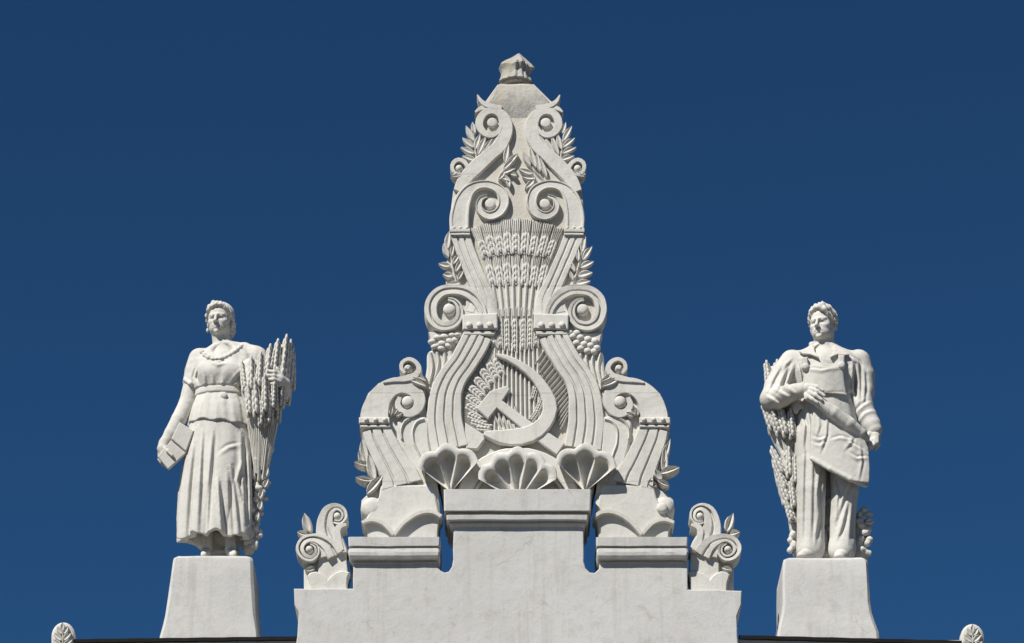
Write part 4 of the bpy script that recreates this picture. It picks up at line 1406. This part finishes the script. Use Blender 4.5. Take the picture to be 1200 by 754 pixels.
f.chain([(993, 432, 24), (992.5, 462, 24)], (3.2, 4.5), 2, 's')
f.mesh('shirt', man, M_STATUE, grain=.1)

f = Field(DC, 930, 1002, 398, 432, 34, -24, .006)
for poly, cxx in (([(951, 402), (946, 407), (936, 413), (940, 417.5), (949, 419), (959, 425), (954.5, 414), (954, 405)], 945), ([(979, 403), (984, 407), (995.5, 418.5), (988, 420), (981, 419), (971, 425), (976, 415), (976.5, 406)], 985)):
    LP = [(W(x, y, DC + 14).x, W(x, y, DC + 14).z) for (x, y) in poly]
    z0, z1 = W(966, 402, DC + 14).z, W(966, 425, DC + 14).z

    def lap(X, Y, Z, LP=LP):
        dep = DC + 11 + 17 * (z0 - Z) / (z0 - z1) - np.abs(X / S - 366) * .12
        return smax(poly_sd(X, Z, LP), np.abs(Y + dep * S) - 2.6 * S, .012)
    q0, q1 = W(934, 428, DC), W(998, 400, DC)
    f.put(lap, [q0.x, -(DC + 34) * S, q0.z], [q1.x, -(DC - 14) * S, q1.z], .008)
f.chain([(951, 404, -2), (966, 402, -14), (979, 405, -4)], (3.4, 3.6, 3.4), 2)
f.mesh('shirt_collar', man, M_STATUE)

f = Field(DC, 934, 1000, 420, 472, 40, 0, .006)
BP = [(W(x, y, DC + 26).x, W(x, y, DC + 26).z) for (x, y) in [(941.5, 426), (950, 428.5), (963, 430.5), (976, 429), (988, 424.5), (989, 440), (991, 455), (994, 464), (988, 468), (966, 470), (946, 468), (939, 466), (941, 450), (942, 438)]]


def bib_fn(X, Y, Z):
    px = X / S + 600
    dep = DC + 28.2 - 7.5 * ((px - 966) / 26.0) ** 2
    return smax(poly_sd(X, Z, BP), np.abs(Y + dep * S) - 2.2 * S, .012)


q0, q1 = W(936, 471, DC), W(998, 420, DC)
f.put(bib_fn, [q0.x, -(DC + 40) * S, q0.z], [q1.x, -(DC + 8) * S, q1.z], .01)
for c, am in (([(944, 431), (962, 435), (984, 430)], 1.2), ([(946, 460), (966, 464), (990, 461)], 1.2)):
    f.crease(c, am, 2.2, .8, 27)
f.mesh('bib', man, M_STATUE, grain=.1)

f = Field(DC, 920, 1018, 405, 664, 50, -44)
TR = [(460, 967, 25, 22), (466, 967, 28, 24.5), (480, 968, 32, 25), (500, 968.5, 35, 26), (520, 969, 36, 26), (534, 969, 34, 24)]
f.section(TR, 5, lambda th, z: .012 * np.sin(12 * th + 4 * z), grow=1.6)
f.chain([(951, 512, 4), (950.5, 545, 6), (950.5, 575, 6), (950, 610, 3), (950, 641, 1)], (19, 18, 17, 16, 16), 5)
f.chain([(986, 512, 0), (989, 545, 3), (990, 575, 3), (987.5, 610, 0), (987, 643, -1)], (19, 17.5, 16, 15, 15), 5)
f.chain([(969, 548, 24), (969, 650, 14)], (2.2, 3.2), 3, 's')
for c, am in (([(944, 500), (942, 560), (941, 640)], 1.8), ([(953, 520), (952, 580), (951, 644)], 1.6), ([(962, 545), (958, 580), (960, 600)], 2.0), ([(961, 600), (957, 625), (955, 646)], 1.8), ([(978, 556), (983, 580), (980, 606)], 2.2), ([(1000, 556), (990, 580), (980, 612)], 2.2),
              ([(994, 590), (988, 615), (979, 640)], 2.0), ([(1001, 575), (998, 610), (995, 644)], 1.8), ([(938, 480), (944, 500), (940, 530)], 1.8), ([(946, 474), (950, 500), (950, 525)], 1.6)):
    f.crease(c, am, 2.4, .9)
for cx_, dx, dd in ((950, -6, 1), (987, 2, -1)):
    f.chain([(cx_, 641, dd), (cx_ - 0.5, 646, dd + 1)], (16.3, 16), 2)
f.mesh('overalls', man, M_STATUE, grain=.1)
# bib straps and buttons
for poly, c in (([(940.5, 419), (947, 418), (948, 431), (941.5, 432)], (944.5, 429)), ([(982.5, 415), (990, 416.5), (990.5, 430), (983, 430)], (986.5, 427))):
    st = prism('bib_strap', poly, DC + 12, DC + 26, man, bevel=1.5, mat=M_STATUE)
    disc('button', c, 4.6, DC + 22, DC + 29.5, st, dome=.4, mat=M_STATUE, seg=16)

f = Field(DC, 918, 1014, 636, 662, 42, -30, .006)
f.chain([(950, 650, -4), (946, 651, 10), (940, 652.5, 26)], (8, 8.5, 6.5), 3)
f.chain([(987, 651, -6), (986, 652, 10), (984, 653, 24)], (8, 8.5, 6.5), 3)
f.mesh('shoes', man, M_STATUE)


f = Field(DC, 940, 1026, 455, 580, 50, -10, .006)
AP = [W(x, y, DC + 30) for (x, y) in [(956, 471), (978, 484), (1012, 511), (1018, 525), (1019.5, 545), (1019, 564), (1014, 571.5), (1004, 568), (988, 560), (972, 551), (958, 543), (950.5, 538.5), (950, 520), (951, 492)]]
AP = [(v.x, v.z) for v in AP]
a0, a1 = W(945, 575, DC), W(1024, 458, DC)


def apron_fn(X, Y, Z):
    px = (X / S) + 600
    u = (px - 975) / 45.0
    zz = (Z - a0.z) / (a1.z - a0.z)
    dep = DC + 31.5 - 9 * u * u - 3 * (zz - .4) 
    d2 = poly_sd(X, Z, AP)
    return smax(d2, np.abs(Y + dep * S) - 2.5 * S, .01)


f.put(apron_fn, [a0.x, -(DC + 45) * S, a0.z], [a1.x, -(DC + 5) * S, a1.z], .01)
f.chain([(949, 467, 36), (962, 473, 38), (978, 484, 37), (995, 497, 33), (1009, 508, 27), (1015, 514, 22)], (4, 6.5, 8, 8, 6.5, 4.5), 3)
f.chain([(951, 538, 32), (972, 550, 35), (996, 562, 33), (1015, 570, 25)], (2.2, 2.4, 2.6, 2.4), 3)
for c, am in (([(960, 468), (984, 484), (1006, 504)], .9), ([(974, 516), (984, 513), (998, 516)], 1.0), ([(982, 503), (994, 518), (1014, 528)], 1.2), ([(996, 532), (1004, 537), (1016, 535)], 1.4), ([(1009, 522), (1011, 542), (1007, 562)], 1.1), ([(970, 490), (969, 510), (962, 530)], 1.5), ([(953, 512), (960, 515), (968, 513)], 1.2), ([(953, 519), (960, 522), (966, 519)], 1.0), ([(960, 488), (961, 500), (958, 510)], 1.1), ([(1000, 512), (998, 520), (990, 528)], 1.0)):
    f.crease(c, am, 2.0, .9, 32)
f.mesh('apron', man, M_STATUE, grain=.1)

f = Field(DC, 888, 1032, 420, 662, 20, -44)
f.chain([(906, 436, -14), (905, 470, -16), (912, 505, -12), (924, 535, -8), (927, 575, -10), (938, 662, -14)], (7, 12, 12, 9, 8, 7), 4)
f.chain([(909, 540, -10), (915, 565, -9), (922, 590, -9)], (5, 6, 6), 3)
f.chain([(970, 580, -26), (985, 615, -24), (1006, 612, -18), (1008, 655, -16)], (9, 12, 10, 9), 5)
f.chain([(968, 548, -20), (969, 600, -22), (970, 650, -22)], (12, 13, 13), 4)
f.chain([(916, 470, -14), (932, 478, -8), (936, 500, -6), (930, 520, -8)], (12, 13, 12, 10), 4)
for i in range(16):
    f.blob((rnd.uniform(930, 946), rnd.uniform(466, 482), rnd.uniform(8, 16)), (rnd.uniform(2.5, 4), rnd.uniform(2.5, 3.5), 5), 1.0)
for i in range(26):
    y = rnd.uniform(592, 652)
    f.blob((rnd.uniform(1007, 1019), y, rnd.uniform(-14, -4)), (rnd.uniform(3.5, 5.5), rnd.uniform(3.5, 5), 4), 1.0)
for i in range(16):
    f.blob((rnd.uniform(964, 974), rnd.uniform(585, 650), -8), (4, 4, 4), 1.0)
for i in range(14):
    f.blob((rnd.uniform(924, 932), rnd.uniform(580, 650), -4), (3.5, 4, 4), 1.0)
sh2 = f.mesh('wheat_sheaf', man, M_STATUE, grain=.5)
sheaf_ears([((902, 456), (898, 428), 12, -8, -10), ((909, 455), (910, 427), 12, -10, -12), ((901, 490), (895, 466), 11, -4, -6), ((906, 504), (895, 476), 12.5, 0, -2), ((914, 510), (903, 480), 13, 4, 4), ((922, 512), (914, 480), 13, 7, 7), ((929, 514), (926, 484), 12, 8, 8),
            ((918, 558), (905, 529), 11.5, -2, -6), ((921, 574), (908, 546), 11.5, -1, -4), ((926, 560), (924, 529), 12, 2, 2), ((932, 568), (931, 538), 11, 4, 4), ((925, 590), (914, 562), 11.5, 0, -2), ((931, 596), (927, 566), 11, 2, 2), ((929, 612), (921, 588), 11, 0, 0)], sh2)
for i in range(6):
    place('stalk', STALK_ST, (922 + rnd.uniform(-3, 5), 535), (914 + i * 2.6, 508), 3, 3, DC + 2, sh2)
leaves([((1013, 614), (1024, 612), 6)], DC - 4, 6, sh2, mesh=LEAF_ST)
for (x, y, r) in [(1013, 598, 9), (1019, 603, 8), (1011, 608, 9), (1018, 613, 9), (1011, 619, 9), (1016, 625, 8), (1009, 631, 8), (1012, 645, 7)]:
    place('bloom', KNOB_ST, (x - r / 2, y + 1), (x + r / 2, y - 1), r * .9, r, DC - 6, sh2)
